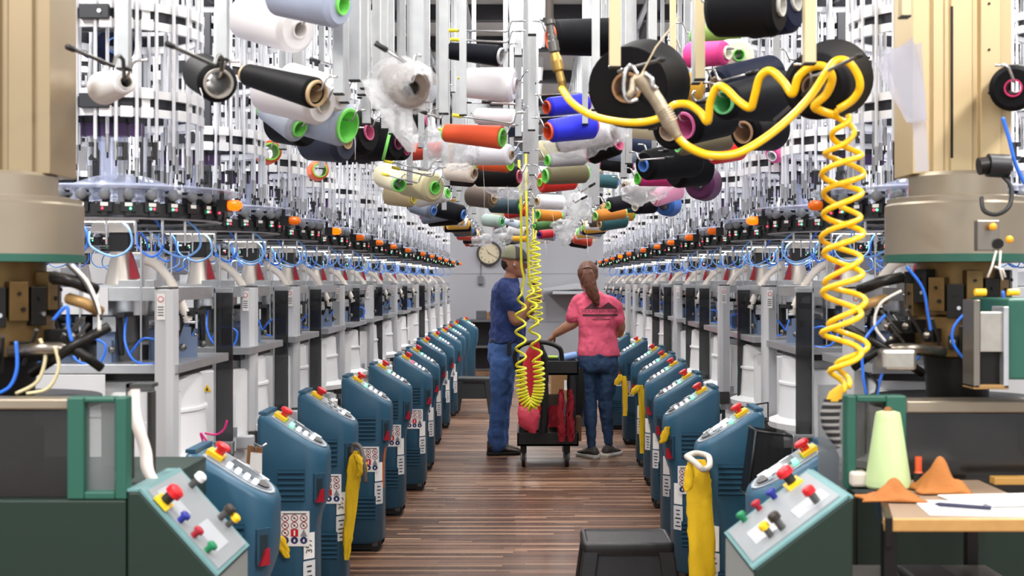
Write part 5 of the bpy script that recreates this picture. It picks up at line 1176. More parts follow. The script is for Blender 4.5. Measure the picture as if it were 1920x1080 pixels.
put(MB().loft([eli(P(1577, 722, 3.22), .006, .006), eli(P(1568, 735, 3.22), .018, .012), eli(P(1562, 752, 3.22), .020, .013)], mat('mustard_knit', 'C99A1A', .8)), 'yellow_band', sk)
# mesh basket between the right consoles
bk = thing('mesh_basket', 'black wire basket with dark mesh hanging between the two nearest right consoles', 'basket', P(1440, 860, 4.75))
fr = [P(1418, 808, 4.75), P(1485, 818, 4.75), P(1490, 935, 4.75), P(1402, 932, 4.75)]
for i in range(4): put(MB().tube([fr[i], fr[(i+1) % 4]], .005, BLACK, 6), 'wire', bk)
fb = [p+Vector((0, .16, 0)) for p in fr]
for i in range(4): put(MB().tube([fr[i], fb[i]], .005, BLACK, 6), 'wire', bk)
put(MB().poly(fr, (0, .003, 0), mat('black_net', '0D0E10', .6, alpha=.6)), 'net', bk); put(MB().poly(fb, (0, .003, 0), mat('black_net', '0D0E10')), 'net', bk)
b2 = MB().tube([P(1408, 760, 5.6), P(1440, 755, 5.6), P(1440, 790, 5.6), P(1405, 790, 5.6), P(1408, 760, 5.6)], .005, BLACK, 6).build('wire_hoop'); tag(b2, 'small black wire hoop behind the second right console', 'hoop')
# hang tag by the left console
hg = thing('clipboard', 'small clipboard with white sheet hanging behind the nearest left console', 'clipboard', P(478, 860, 4.55))
put(MB().poly([P(464, 835, 4.56), P(492, 840, 4.56), P(490, 885, 4.56), P(462, 868, 4.56)], (0, .004, 0), mat('brown_board', '94663E', .7)), 'board', hg); put(MB().poly([P(470, 848, 4.55), P(491, 850, 4.55), P(491, 890, 4.55), P(468, 875, 4.55)], (0, .002, 0), PAPER), 'sheet', hg)
put(MB().tube([P(480, 845, 4.54), P(476, 830, 4.54), P(490, 838, 4.54), P(500, 832, 4.54)], .005, STEEL, 6), 'clip', hg)
for q, lab in (([(382, 832, 4.1), (376, 812, 4.1), (384, 822, 4.1), (398, 838, 4.1), (418, 835, 4.1)], 'bright pink yarn piece lying on the nearest left console'), ([(384, 812, 4.12), (405, 815, 4.12), (420, 805, 4.12), (426, 788, 4.12)], 'bright pink yarn piece caught on the dark guard screen')):
    o = MB().tube(crom([P(*p) for p in q], 5), .0035, mat('hot_pink_yarn', 'D01878', .7), 6).build('yarn_piece'); tag(o, lab, 'yarn')
# yellow cloth bags
YB = mat('yellow_cloth', 'E3B80E', .7, noise=.12, nscale=14, bump=.5, bscale=40)
def bag(pts, name, label, seed=0, amp=.006, m=YB, depth=.35):
    r = random.Random(seed); rings = []
    for (x, y, D, w) in pts:
        c = P(x, y, D); ww = w*D/FX; ph = r.uniform(0, 6)
        rings.append([c+Vector((ww*math.cos(2*PI*i/20)*(1+.10*math.sin(5*2*PI*i/20+ph)), ww*depth*math.sin(2*PI*i/20)*(1+.2*math.cos(4*2*PI*i/20+ph)), 0)) for i in range(20)])
    R2 = []
    for i in range(len(rings)-1):
        for j in range(4): t = j/4; R2.append([p.lerp(q, t)+Vector((r.uniform(-amp, amp), r.uniform(-amp, amp), 0))*.5 for p, q in zip(rings[i], rings[i+1])])
    R2.append(rings[-1]); o = MB().loft(R2, m).build(name); tag(o, label, 'bag', None); return o
bag([(668, 845, 5.85, 4), (666, 862, 5.85, 13), (663, 900, 5.85, 13), (657, 960, 5.85, 11), (652, 1010, 5.85, 9), (650, 1050, 5.85, 4)], 'cloth_bag', 'long yellow cloth bag hanging on the left console marked 395', 1)
bag([(668, 852, 5.8, 5), (678, 868, 5.8, 10), (680, 885, 5.8, 9), (672, 893, 5.8, 3)], 'cloth_bag', 'knotted corner of yellow cloth beside the long yellow bag', 2)
o = MB().tube(crom([P(660, 850, 5.86), P(664, 834, 5.86), P(676, 840, 5.84), P(683, 870, 5.8), P(685, 905, 5.8)], 5), .011, mat('grey_strap', '5A5350', .6), 8).build('strap'); tag(o, 'dark grey strap looped over the long yellow bag', 'strap')
bag([(512, 1000, 4.9, 6), (522, 1008, 4.9, 12), (532, 1030, 4.9, 10), (538, 1046, 4.9, 5)], 'cloth_bag', 'yellow cloth end sticking out beside the console marked 397', 3)
bag([(510, 1020, 4.95, 8), (508, 1050, 4.95, 8), (506, 1090, 4.95, 7)], 'cloth_bag', 'yellow cloth hanging between the nearest and second left consoles', 4)
bag([(722, 814, 6.9, 4), (723, 822, 6.9, 5), (722, 834, 6.9, 3)], 'cloth_bag', 'tiny yellow cloth tip on the fourth left console', 5)
o = MB().tube(crom([P(722, 834, 6.9), P(719, 870, 6.9), P(718, 915, 6.9)], 5), .006, mat('orange_cord', 'C8602A', .6), 7).build('cord'); tag(o, 'dark orange cord hanging under the tiny yellow cloth tip', 'cord')
bag([(1308, 862, 4.9, 14), (1312, 900, 4.9, 22), (1312, 960, 4.9, 23), (1315, 1030, 4.9, 24), (1316, 1110, 4.9, 24)], 'cloth_bag', 'large yellow cloth bag hanging from the white ring at the right', 6, .008)
bag([(1294, 866, 4.8, 5), (1293, 885, 4.8, 9), (1290, 915, 4.8, 8), (1287, 922, 4.8, 3)], 'cloth_bag', 'tied yellow cloth end left of the large yellow bag', 7)
o = MB().tube(crom([P(1288, 856, 4.8), P(1302, 866, 4.78), P(1318, 880, 4.78), P(1330, 874, 4.9), P(1328, 856, 5.0), P(1305, 850, 5.0), P(1288, 856, 4.9)], 5), .012, mat('white_tape', 'D8CFC2', .7, bump=.6, bscale=50), 8).build('taped_ring'); tag(o, 'white taped wire ring holding the large yellow bag', 'ring')
bag([(1252, 800, 6.15, 4), (1248, 812, 6.15, 8), (1243, 828, 6.15, 7), (1239, 832, 6.15, 3)], 'cloth_bag', 'small yellow cloth tip on the fourth right console', 8)
bag([(1199, 722, 8.4, 6), (1203, 740, 8.4, 6), (1204, 790, 8.4, 5), (1204, 850, 8.4, 4)], 'cloth_bag', 'narrow yellow cloth strip hanging far down the right consoles, nearer one', 9)
bag([(1196, 722, 8.38, 4), (1191, 732, 8.38, 8), (1186, 740, 8.38, 4)], 'cloth_bag', 'yellow cloth flap beside the nearer narrow yellow strip', 10)
bag([(1170, 705, 10.0, 4), (1172, 730, 10.0, 5), (1172, 780, 10.0, 4)], 'cloth_bag', 'narrow yellow cloth strip behind the woman, farther one', 11)
bag([(1163, 702, 9.95, 3), (1160, 713, 9.95, 7), (1156, 722, 9.95, 4)], 'cloth_bag', 'yellow cloth flap just right of the woman', 12)
# ---------------------------------------------------------------- black cart
CB_ = mat('cart_black', '17181A', .5, bump=.2, bscale=150)
ct = thing('utility_cart', 'black plastic utility cart on casters between the two people', 'cart', (.155, 10.3, 0))
X0, X1, Y0, Y1 = -.24, .24, -.31, .31
def tray(z0, z1, nm):
    m = MB(); m.bx(X0, X1, Y0, Y1, z0, z0+.02, CB_)
    for a_ in ((X0, X1, Y0, Y0+.015), (X0, X1, Y1-.015, Y1), (X0, X0+.015, Y0, Y1), (X1-.015, X1, Y0, Y1)): m.bx(*a_, z0, z1, CB_)
    m.build(nm, ct, .004)
tray(.165, .27, 'lower_tray'); tray(.72, .83, 'upper_tray')
for x, y in ((X0+.0, Y0), (X1-.09, Y0), (X0, Y1-.05), (X1-.09, Y1-.05)): MB().bx(x+.02, x+.07, y+.005, y+.05, .18, .74, CB_).build('corner_post', ct, .012)
MB().tube(crom([(X0+.0, -.25, .75), (X0-.02, -.27, .88), (X0+.03, -.28, .95), (X0+.12, -.28, .975), (X0+.24, -.28, .97), (X0+.33, -.27, .93), (X0+.35, -.25, .86), (X0+.35, -.24, .76)], 6), .019, CB_, 12).build('handle', ct)
for x in (X0+.05, X1-.09):
    for y in (Y0+.04, Y1-.06):
        w = MB(); w.cyl((x-.014, y, .055), (x+.014, y, .055), .055, RUB, n=22); w.cyl((x-.016, y, .055), (x+.016, y, .055), .02, STEELD, n=12); w.bx(x-.024, x+.024, y-.02, y+.03, .11, .165, RUB); w.bx(x-.024, x-.018, y-.015, y+.015, .05, .13, STEELD); w.bx(x+.018, x+.024, y-.015, y+.015, .05, .13, STEELD); w.build('caster', ct)
REDC = mat('red_bag_fabric', 'B80E20', .55, noise=.12, nscale=12, bump=.5, bscale=60)
rb = bag([(1003, 642, 9.85, 7), (1000, 665, 9.85, 14), (997, 700, 9.85, 18), (994, 740, 9.85, 20), (992, 775, 9.85, 20), (990, 795, 9.85, 17)], 'shoulder_bag', 'long bright red bag hanging on the black cart', 21, .012, REDC, .5)
o = bag([(990, 762, 9.82, 18), (991, 780, 9.8, 20), (992, 800, 9.8, 16), (1000, 812, 9.8, 5)], 'net_bag', 'pinkish red net bag at the bottom of the long red bag', 22, .012, mat('pink_red_net', 'C43A50', .6, bump=.6, bscale=90), .5)
for i, (x, D) in enumerate(((1052, 9.9), (1069, 9.95))):
    bag([(x, 730, D, 3), (x+1, 750, D, 5), (x-2, 780, D, 7), (x+1, 805, D, 7), (x+1, 828, D, 5)], 'sock_bundle', '%s dark red knitted strip hanging over the right side of the cart' % ('wider' if i == 0 else 'narrower'), 30+i, .02, mat('dark_red_knit', '8E0F20', .9, bump=.9, bscale=120), .7)
bag([(1040, 800, 10.2, 16), (1040, 780, 10.2, 18), (1042, 760, 10.2, 10)], 'fabric_heap', 'red fabric heap on the lower tray of the cart', 33, .02, mat('dark_red_knit', '8E0F20'), .7)
bag([(1030, 740, 10.3, 20), (1030, 765, 10.3, 22), (1028, 812, 10.3, 16)], 'fabric_heap', 'taupe fabric heap on the lower tray behind the red one', 34, .02, mat('taupe_cloth', '6E6258', .9), .7)
bag([(1014, 645, 9.95, 3), (1020, 665, 9.95, 6), (1024, 690, 9.95, 6), (1022, 720, 9.95, 6), (1020, 780, 9.95, 8), (1018, 812, 9.95, 8)], 'dark_bag', 'narrow black bag beside the long red bag on the cart', 35, .006, mat('black_bag', '121214', .6), .6)
bag([(1078, 690, 10.3, 14), (1080, 720, 10.3, 16), (1080, 760, 10.3, 16), (1076, 800, 10.3, 12)], 'dark_bag', 'bulging black bag at the right end of the cart', 36, .008, mat('black_bag', '121214'), .6)
o = MB().cyl(P(1052, 672, 10.1), P(1078, 666, 10.2), .03, mat('blue_roll', '7C9CD4', .5), n=18).build('fabric_roll'); tag(o, 'pale blue roll lying on the top tray of the cart', 'roll')
o = MB().bx(P(1062, 0, 10.35).x, P(1088, 0, 10.35).x, 10.1, 10.5, .19, .38, mat('brown_card3', '5E422C', .85)).build('cardboard_box', None, .004); tag(o, 'small brown cardboard box on the lower tray of the cart', 'box')
o = MB().bx(P(1028, 0, 10.2).x, P(1046, 0, 10.2).x, 10.12, 10.3, .845, .855, mat('lime_card', '9BB82E', .6)).build('lime_card'); tag(o, 'flat lime green card on the top tray of the cart', 'card')
# ---------------------------------------------------------------- people
SKIN = mat('skin_tone', 'B98468', .5, noise=.06, nscale=20); SKIN2 = mat('skin_tone_tanned', 'A8745A', .5, noise=.06, nscale=20)
def dtex(name, size):
    t = bpy.data.textures.get(name) or bpy.data.textures.new(name, 'CLOUDS'); t.noise_scale = size; t.noise_depth = 3; return t
def soft(o, vox=.008, disp=0, tsize=.1, smooth=4, cast=None):
    m = o.modifiers.new('remesh', 'REMESH'); m.mode = 'VOXEL'; m.voxel_size = vox; m.use_smooth_shade = True
    s = o.modifiers.new('smooth', 'SMOOTH'); s.iterations = smooth; s.factor = .5
    if disp:
        d = o.modifiers.new('folds', 'DISPLACE'); d.texture = dtex('folds_%g' % tsize, tsize); d.strength = disp; d.mid_level = .5
    return o
def ells(mb, secs, m, rot=0, n=28, pw=2.0):
    rings = []
    cr_, sr_ = math.cos(rot), math.sin(rot)
    for (x, y, z, rx, ry) in secs:
        r = []
        for i in range(n):
            a = 2*PI*i/n; c, s = math.cos(a), math.sin(a); c = math.copysign(abs(c)**(2/pw), c); s = math.copysign(abs(s)**(2/pw), s)
            u, v = rx*c, ry*s; r.append(Vector((x+u*cr_-v*sr_, y+u*sr_+v*cr_, z)))
        rings.append(r)
    mb.loft(rings, m); return mb
def interp(secs, k=4):
    out = []
    V = [Vector(s[:3]) for s in secs]
    for i in range(len(secs)-1):
        for j in range(k):
            t = j/k; s = t*t*(3-2*t); out.append(tuple(a+(b-a)*(t if q < 3 else s) for q, (a, b) in enumerate(zip(secs[i], secs[i+1]))))
    return out+[secs[-1]]
def limb(mb, pts, rs, m, k=6, n=16):
    P_ = crom(pts, k); R_ = []
    for i in range(len(rs)-1):
        for j in range(k): R_.append(rs[i]+(rs[i+1]-rs[i])*j/k)
    R_.append(rs[-1]); mb.tube(P_, .01, m, n, rs=R_)
    mb.sph(P_[0], R_[0]*.98, m, n=12); mb.sph(P_[-1], R_[-1]*.98, m, n=12)
def hand_geo(mb, wrist, fwd, palmn, m, L=.18, curl=.6, thumb_side=1):
    fwd = Vector(fwd).normalized(); pn = Vector(palmn).normalized(); side = fwd.cross(pn).normalized(); pn = side.cross(fwd).normalized()
    w = Vector(wrist)
    def E(c, a, b, d): 
        return [c+side*math.cos(2*PI*i/14)*a+pn*math.sin(2*PI*i/14)*b for i in range(14)]
    mb.loft([E(w, .026, .020, 0), E(w+fwd*.02, .028, .019, 0), E(w+fwd*.055, .038, .017, 0), E(w+fwd*.085, .041, .015, 0), E(w+fwd*.098, .036, .012, 0)], m)
    for i, (o, l, r) in enumerate(((-.030, .062, .0078), (-.010, .074, .0086), (.011, .078, .0088), (.031, .070, .0086))):
        o *= thumb_side; p = w+fwd*(.088-.004*abs(i-2))+side*o; d = fwd.copy(); pts = [p]; rs = [r]
        for j, f in enumerate((.42, .32, .26)):
            q = Quaternion(side, -curl*(.55+.25*j)*(1.15 if i < 1 else 1)); d = q @ d; p = p+d*l*f; pts.append(p); rs.append(r*(.96, .9, .74)[j])
        mb.tube(pts, r, m, 8, rs=rs); mb.sph(pts[-1], rs[-1], m, n=8)
    p = w+fwd*.028+side*(.028*thumb_side); d = (fwd*.62+side*.62*thumb_side-pn*-.25).normalized(); pts = [p]
    for f in (.035, .030, .024): p = p+d*f; pts.append(p); d = (d*.8+fwd*.4+pn*.15).normalized()
    mb.tube(pts, .01, m, 8, rs=[.012, .0108, .0096, .0078]); mb.sph(pts[-1], .0078, m, n=8)
def head_geo(mb, c, R, m, s=1):
    # head facing local +y before rotation R; c = centre at eye height
    def T(x, y, z): return Vector(c)+R @ (Vector((x, y, z))*s)
    rings = []
    for z, rx, ry, oy in [(-.115, .022, .022, .055), (-.110, .035, .038, .045), (-.095, .048, .060, .028), (-.07, .058, .078, .012), (-.04, .067, .090, .002), (-.005, .073, .097, -.002), (.03, .076, .1, -.004), (.06, .073, .098, -.006), (.085, .062, .083, -.008), (.103, .042, .056, -.01), (.112, .018, .024, -.01)]:
        rings.append([T(rx*math.cos(2*PI*i/24), oy+ry*math.sin(2*PI*i/24), z) for i in range(24)])
    mb.loft(rings, m)
    mb.loft([[T(a*.006, .088, .012) for a in (-1, 1)]+[T(a*.006, .098, .012) for a in (1, -1)], [T(a*.009, .085, -.015) for a in (-1, 1)]+[T(a*.008, .112, -.015) for a in (1, -1)], [T(a*.016, .08, -.035) for a in (-1, 1)]+[T(a*.012, .118, -.030) for a in (1, -1)], [T(a*.012, .08, -.045) for a in (-1, 1)]+[T(a*.007, .104, -.042) for a in (1, -1)]], m)
    mb.sph(T(0, .088, -.068), .018*s, m, (1.3, .8, .55), R=R); mb.sph(T(0, .086, -.080), .016*s, m, (1.2, .8, .5), R=R); mb.sph(T(0, .082, -.105), .02*s, m, (1, .8, .8), R=R)
    for a in (-1, 1):
        mb.sph(T(a*.028, .085, .022), .014*s, m, (1.3, .5, .5), R=R); mb.sph(T(a*.030, .080, -.022), .02*s, m, (1, .6, .8), R=R)
        mb.sph(T(a*.076, -.008, -.008), .024*s, m, (.32, .75, 1.25), R=R); mb.sph(T(a*.083, -.018, .0), .016*s, m, (.3, .7, 1.4), R=R)
def eyes(par, c, R, s, nm='eye'):
    for a in (-1, 1):
        p = Vector(c)+R @ (Vector((a*.028, .084, .004))*s)
        MB().sph(p, .0095*s, mat('eye_white', 'E8E2DA', .3), n=10).build(nm, par); 
        MB().sph(p+R @ (Vector((0, .0065, 0))*s), .0045*s, mat('iris_dark', '2B1C14', .2), n=8).build('iris', par.children[-1] if False else par)
    b = MB()
    for a in (-1, 1): b.tube([Vector(c)+R @ (Vector(q)*s) for q in ((a*.014, .094, .024), (a*.028, .094, .030), (a*.044, .084, .024))], .0035*s, mat('brow_hair', '3A261A', .8), 6)
    return b.build('eyebrows', par)
def shoe(par, x, y, ang, L, m, ms, hi=.10, nm='shoe', boot=False, laces=True):
    R = Matrix.Rotation(ang, 3, 'Z')   # toe towards local +x
    def T(u, v, z): return Vector((x, y, 0))+R @ Vector((u, v, z))
    def out(k, zz, grow=0):
        pr = [(-.30, .030), (-.27, .036), (-.15, .036), (.0, .034), (.2, .040), (.38, .045), (.52, .040), (.62, .028), (.68, .008)]
        pts = [T(u*L, -(w+grow)*k, zz) for u, w in pr]+[T(u*L, (w+grow)*k, zz) for u, w in pr[::-1]]; return pts
    so = MB().loft([out(.96, .0, .003), out(1, .006, .005), out(1, .024, .005), out(.97, .028, .002)], ms).build('sole', par)
    mb = MB(); secs = [(-.29, .030, .07 if not boot else .12), (-.22, .036, hi), (-.10, .038, hi), (.02, .038, hi*.92), (.14, .041, .082 if not boot else .1), (.30, .044, .064), (.48, .040, .052), (.60, .028, .042), (.66, .010, .030)]
    rings = [[T(u*L, w*math.cos(a)*(1 if math.sin(a) < .3 else .86), .024+max(0, h-.024)*(math.sin(a)*.5+.5) if True else 0) for a in [2*PI*i/18 for i in range(18)]] for u, w, h in secs]
    mb.loft(rings, m); o = soft(mb.build(nm, par), .006, smooth=2)
    if laces:
        l = MB()
        for k in range(4): u = (.06+.07*k)*L; h = (hi*.93, .088, .080, .070)[k]+.001; l.tube([T(u, -.022, h-.006), T(u+.006, 0, h+.004), T(u+.012, .022, h-.006)], .0028, PAPER if not boot else BLACK, 6)
        l.build('laces', o)
    return o
# --- woman
wd = 10.6; W = thing('person', 'person seen from behind in pink t-shirt and dark blue trousers, hand on the cart', 'person', (P(1120, 0, wd).x, wd, 0))
mb = MB(); R0 = Matrix.Rotation(math.radians(14), 3, 'Z')
head_geo(mb, (-.078, .02, 1.498), R0, SKIN, .98)
ells(mb, interp([(-.072, .01, 1.44, .05, .055), (-.05, 0, 1.37, .056, .058), (-.035, 0, 1.32, .13, .07), (-.03, 0, 1.26, .15, .09), (-.01, 0, 1.1, .14, .09), (0, 0, .95, .15, .1), (0, 0, .8, .15, .1)]), SKIN)
limb(mb, [(-.17, 0, 1.285), (-.195, .0, 1.20), (-.190, .01, 1.118), (-.26, .035, 1.07), (-.345, .07, 1.012)], [.036, .044, .047, .042, .029], SKIN)
hand_geo(mb, (-.345, .07, 1.012), (-.65, .25, -.70), (.55, -.3, -.65), SKIN, curl=.4, thumb_side=-1)
limb(mb, [(.13, 0, 1.27), (.175, .01, 1.17), (.195, .03, 1.075), (.19, .14, 1.02), (.16, .24, .99)], [.034, .040, .041, .037, .027], SKIN)
hand_geo(mb, (.16, .24, .99), (-.2, 1, -.1), (-.6, 0, -.8), SKIN, curl=.6, thumb_side=-1)
for sx, pts in ((-1, [(-.085, 0, .78), (-.066, 0, .47), (-.055, -.05, .09)]), (1, [(.085, 0, .78), (.070, .01, .47), (.098, .05, .10)])):
    limb(mb, pts, [.06, .038, .024], SKIN)
soft(mb.build('body', W), .0065, smooth=3)
PINK = mat('pink_cotton', 'E8607E', .85, noise=.05, nscale=9)
mb = MB(); ells(mb, interp([(-.045, .0, 1.375, .062, .064), (-.04, 0, 1.35, .095, .072), (-.03, 0, 1.315, .138, .09), (-.024, 0, 1.27, .166, .108), (-.012, 0, 1.18, .165, .118), (-.004, 0, 1.08, .156, .115), (.0, 0, 1.0, .155, .115), (.004, 0, .92, .172, .128), (.008, 0, .855, .178, .134), (.012, 0, .835, .178, .134)]), PINK, pw=2.3)
limb(mb, [(-.13, 0, 1.305), (-.17, 0, 1.27), (-.205, .0, 1.165)], [.050, .056, .063], PINK); limb(mb, [(.085, 0, 1.30), (.13, .0, 1.255), (.165, .015, 1.135)], [.05, .058, .066], PINK)
SH = soft(mb.build('t_shirt', W), .0085, .045, .11, 4)
NAVY = mat('dark_blue_stretch_cloth', '2C4568', .8, noise=.08, nscale=14)
mb = MB(); ells(mb, interp([(0, 0, .90, .155, .115), (0, 0, .84, .170, .128), (0, 0, .78, .178, .135), (0, 0, .735, .172, .128), (0, 0, .70, .160, .11)]), NAVY, pw=2.4)
limb(mb, [(-.092, 0, .77), (-.085, 0, .62), (-.068, -.005, .47), (-.060, -.025, .34), (-.052, -.045, .17), (-.050, -.05, .10)], [.094, .084, .062, .057, .040, .037], NAVY)
limb(mb, [(.088, 0, .77), (.080, .0, .62), (.068, .01, .47), (.076, .025, .34), (.092, .045, .18), (.098, .05, .115)], [.094, .084, .062, .057, .041, .038], NAVY)
soft(mb.build('trousers', W), .008, .024, .06, 3)
HAIR = mat('auburn_hair', '5E3420', .6, noise=.3, nscale=60, bump=1, bscale=120)
mb = MB(); C0 = Vector((-.078, .02, 1.50))
mb.sph(C0+Vector((0, -.014, .022)), .1, HAIR, (.86, 1.08, 1.04), n=20); mb.sph(C0+Vector((0, -.06, -.03)), .07, HAIR, (1, .8, 1.1), n=16)
limb(mb, [(-.085, -.085, 1.55), (-.082, -.125, 1.50), (-.068, -.135, 1.43), (-.045, -.135, 1.36), (-.02, -.135, 1.30), (.0, -.135, 1.262)], [.035, .052, .055, .052, .036, .012], HAIR)
soft(mb.build('hair', W), .007, .016, .03, 2)
MB().tube([(-.12, -.112, 1.562), (-.085, -.14, 1.568), (-.05, -.112, 1.562)], .008, mat('brown_clip', '6E4A34', .3), 8).build('hair_clip', W)
SHG = mat('grey_mesh_shoe', '4E4A48', .8, bump=.4, bscale=150); SOLE = mat('white_sole', 'D9D5CF', .6)
shoe(W, -.055, -.055, math.radians(130), .25, SHG, SOLE, .095); shoe(W, .10, .05, math.radians(52), .25, SHG, SOLE, .095)
# print on the back of the shirt
DG = mat('shirt_print', '5A2E38', .8)
def onto(o, par_shirt, root, off=.0025):
    dg = bpy.context.evaluated_depsgraph_get(); ev = par_shirt.evaluated_get(dg); me = ev.to_mesh(); bvh = BVHTree.FromPolygons([v.co.copy() for v in me.vertices], [tuple(p.vertices) for p in me.polygons]); ev.to_mesh_clear()
    for v in o.data.vertices:
        h = bvh.ray_cast(Vector((v.co.x, -.6, v.co.z)), Vector((0, 1, 0)))
        if h[0] is not None: v.co.y = h[0].y-off
bpy.context.view_layer.update()
def shirt_text(txt, size, cx, cz, nm):
    t = text_mesh(txt, size, DG, nm, extrude=0)
    for v in t.data.vertices: v.co = Vector((v.co.x+cx, 0, v.co.y+cz))
    t.data.update(); onto(t, SH, W); t.parent = SH; return t
shirt_text('MOUNTAIN RIVER', .036, .018, 1.205, 'print_lettering'); shirt_text('made here', .017, .02, 1.145, 'print_lettering') if False else None
def grid_poly(x0, x1, zf0, zf1, n=24, m=DG, nm='print_shape'):
    vs = []; fs = []
    for i in range(n+1):
        x = x0+(x1-x0)*i/n
        a_, b_ = zf0(x), zf1(x)
        for j in range(3): vs.append((x, 0, a_+(b_-a_)*j/2))
    for i in range(n):
        for j in range(2): k = i*3+j; fs.append((k, k+3, k+4, k+1))
    o = MB().add(vs, fs, m).build(nm); onto(o, SH, W); o.parent = SH; return o
mt = lambda x: 1.226+max(0, .052-abs(x+.045)*.75, .055-abs(x-.085)*.72)
grid_poly(-.115, .160, lambda x: 1.224, mt, 40); grid_poly(-.125, .165, lambda x: 1.165, lambda x: 1.183, 20)
t_ = text_mesh('RACCERIES', .014, PINK, 'print_lettering', 0) if False else None
grid_poly(-.02, .06, lambda x: 1.150, lambda x: 1.155, 8); grid_poly(-.045, .10, lambda x: 1.136, lambda x: 1.142, 10)
# --- man
md = 10.8; M_ = thing('person', 'person in olive cap, navy blue t-shirt and jeans standing sideways behind the coiled hoses', 'person', (P(945, 0, md).x, md, 0))
RY = math.radians(-75)  # local +y turned to +x, slightly away
Rm = Matrix.Rotation(RY, 3, 'Z')
mb = MB(); hc = (.088, -.01, 1.60); head_geo(mb, hc, Rm, SKIN2, 1.02)
ells(mb, interp([(.07, 0, 1.53, .055, .058), (.045, 0, 1.46, .062, .062), (.02, 0, 1.42, .08, .15), (.03, 0, 1.3, .10, .16), (.03, 0, 1.1, .11, .14), (.0, 0, .9, .1, .14)]), SKIN2, rot=.15)
limb(mb, [(.02, -.185, 1.39), (.065, -.215, 1.25), (.105, -.225, 1.125), (.17, -.22, 1.21), (.235, -.20, 1.315)], [.044, .048, .046, .042, .030], SKIN2)
hand_geo(mb, (.235, -.20, 1.315), (.35, .15, .85), (.75, .5, -.3), SKIN2, curl=.9, thumb_side=1)
limb(mb, [(.05, .185, 1.39), (.10, .21, 1.25), (.15, .21, 1.14), (.22, .14, 1.2), (.28, .05, 1.29)], [.044, .048, .046, .042, .030], SKIN2)
hand_geo(mb, (.28, .05, 1.29), (.3, -.6, .6), (.8, .3, -.3), SKIN2, curl=.8, thumb_side=-1)
for y in (-.08, .08): limb(mb, [(-.005, y, .8), (-.02, y, .48), (-.05, y, .1)], [.08, .055, .04], SKIN2)
soft(mb.build('body', M_), .0065, smooth=3)
TEE = mat('navy_cotton', '2A3C72', .85, noise=.06, nscale=9)
mb = MB(); ells(mb, interp([(.05, 0, 1.475, .068, .07), (.035, 0, 1.455, .085, .11), (.02, 0, 1.42, .105, .175), (.018, 0, 1.37, .125, .205), (.028, 0, 1.27, .138, .20), (.036, 0, 1.15, .145, .19), (.035, 0, 1.05, .148, .185), (.025, 0, .97, .146, .18), (.018, 0, .935, .145, .178)]), TEE, rot=.15, pw=2.3)
limb(mb, [(.01, -.16, 1.40), (.03, -.195, 1.36), (.085, -.22, 1.235)], [.065, .070, .070], TEE); limb(mb, [(.04, .16, 1.40), (.06, .195, 1.36), (.11, .215, 1.235)], [.065, .070, .070], TEE)
soft(mb.build('t_shirt', M_), .0085, .05, .11, 4)
JEAN = mat('blue_denim', '3E5F98', .85, noise=.18, nscale=12, bump=.2, bscale=300)
mb = MB(); ells(mb, interp([(.012, 0, .97, .130, .165), (.0, 0, .90, .132, .172), (-.006, 0, .82, .130, .175), (-.006, 0, .75, .112, .165), (-.006, 0, .72, .10, .15)]), JEAN, rot=.15, pw=2.4)
for y, dx in ((-.09, -.01), (.09, .01)): limb(mb, [(-.004+dx, y, .80), (-.012+dx, y, .63), (-.018+dx, y, .48), (-.035+dx, y, .32), (-.045+dx, y, .18), (-.045+dx, y, .085)], [.105, .095, .080, .075, .074, .075], JEAN)
soft(mb.build('jeans', M_), .0085, .028, .08, 3)
b = MB(); ells(b, [(.012, 0, .940, .137, .172), (.012, 0, .965, .137, .172)], mat('dark_belt', '1E1A18', .5), rot=.15, pw=2.4); b.build('belt', M_)
b = MB(); b.bx(.03, .065, -.205, -.175, .84, .95, BLACK); b.build('tool_pouch', M_, .005)
for yy, nm in ((-.09, 0), (.09, 1)): shoe(M_, -.055, yy, 0.12-.24*nm, .29, mat('brown_leather', '3A2A22', .6), mat('dark_sole', '191512', .7), .125, 'boot', True)
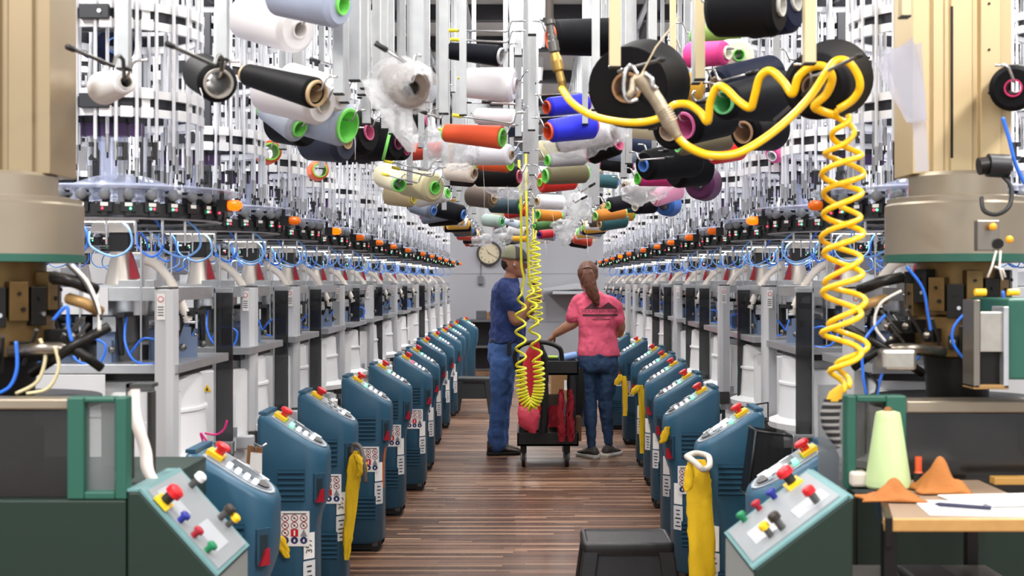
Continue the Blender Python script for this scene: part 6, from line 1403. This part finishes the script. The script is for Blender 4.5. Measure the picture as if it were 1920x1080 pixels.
mb = MB(); mb.sph(Vector(hc)+Vector((-.042, 0, .005)), .086, mat('dark_brown_hair', '241812', .8, bump=.8, bscale=150), (.85, .84, .85), n=18); ho_ = soft(mb.build('hair', M_), .007, .004, .02, 1)
OL = mat('olive_cap_cloth', '8E8C74', .85); OLD = mat('charcoal_cap_cloth', '4A464A', .85)
def cap_dome(a0, a1, m, nm):
    mb = MB(); c = Vector(hc)+Vector((.0, 0, .035)); vs = []; fs = []; nu, nv = 18, 10
    for j in range(nv+1):
        t = (PI/2)*j/nv
        for i in range(nu+1):
            a = a0+(a1-a0)*i/nu; vs.append(c+Matrix.Rotation(math.radians(15), 3, 'Z') @ Vector((.112*math.cos(a)*math.cos(t)**.7, .092*math.sin(a)*math.cos(t)**.7, .115*math.sin(t)-.012*math.cos(a))))
    for j in range(nv):
        for i in range(nu): k = j*(nu+1)+i; fs.append((k, k+1, k+nu+2, k+nu+1))
    mb.add(vs, fs, m, True); o = mb.build(nm, M_); s = o.modifiers.new('thickness', 'SOLIDIFY'); s.thickness = .003; s.offset = 1; return o
cap_ = cap_dome(-PI/2-.1+PI*.0, PI/2+.1, OLD, 'cap_front'); cap_dome(PI/2+.1, 3*PI/2-.1, OL, 'cap_back')
R15 = Matrix.Rotation(math.radians(15), 3, 'Z'); br = []
for k, z_ in ((0, 0), (1, .004)):
    br.append(None)
vs = []; n = 14
for i in range(n+1):
    a = -1.15+2.3*i/n; r0 = .108; r1 = .108+.085*math.cos(a*.95)
    for r_, dz in ((r0, 0), (r1, -.022*abs(math.sin(a))-.004)): vs.append(Vector(hc)+Vector((0, 0, .028))+R15 @ Vector((r_*math.cos(a), r_*.88*math.sin(a), dz-.006)))
mb = MB().add(vs, [(2*i, 2*i+1, 2*i+3, 2*i+2) for i in range(n)], OLD, True); o = mb.build('cap_brim', M_); s = o.modifiers.new('thickness', 'SOLIDIFY'); s.thickness = .004
MB().sph(Vector(hc)+Vector((.0, -.092, -.008)), .008, WHITE, (1, .8, 1.3), n=8).build('earbud', M_)
eyes(M_, hc, Rm, 1.02); eyes(W, (-.078, .02, 1.498), R0, .98)
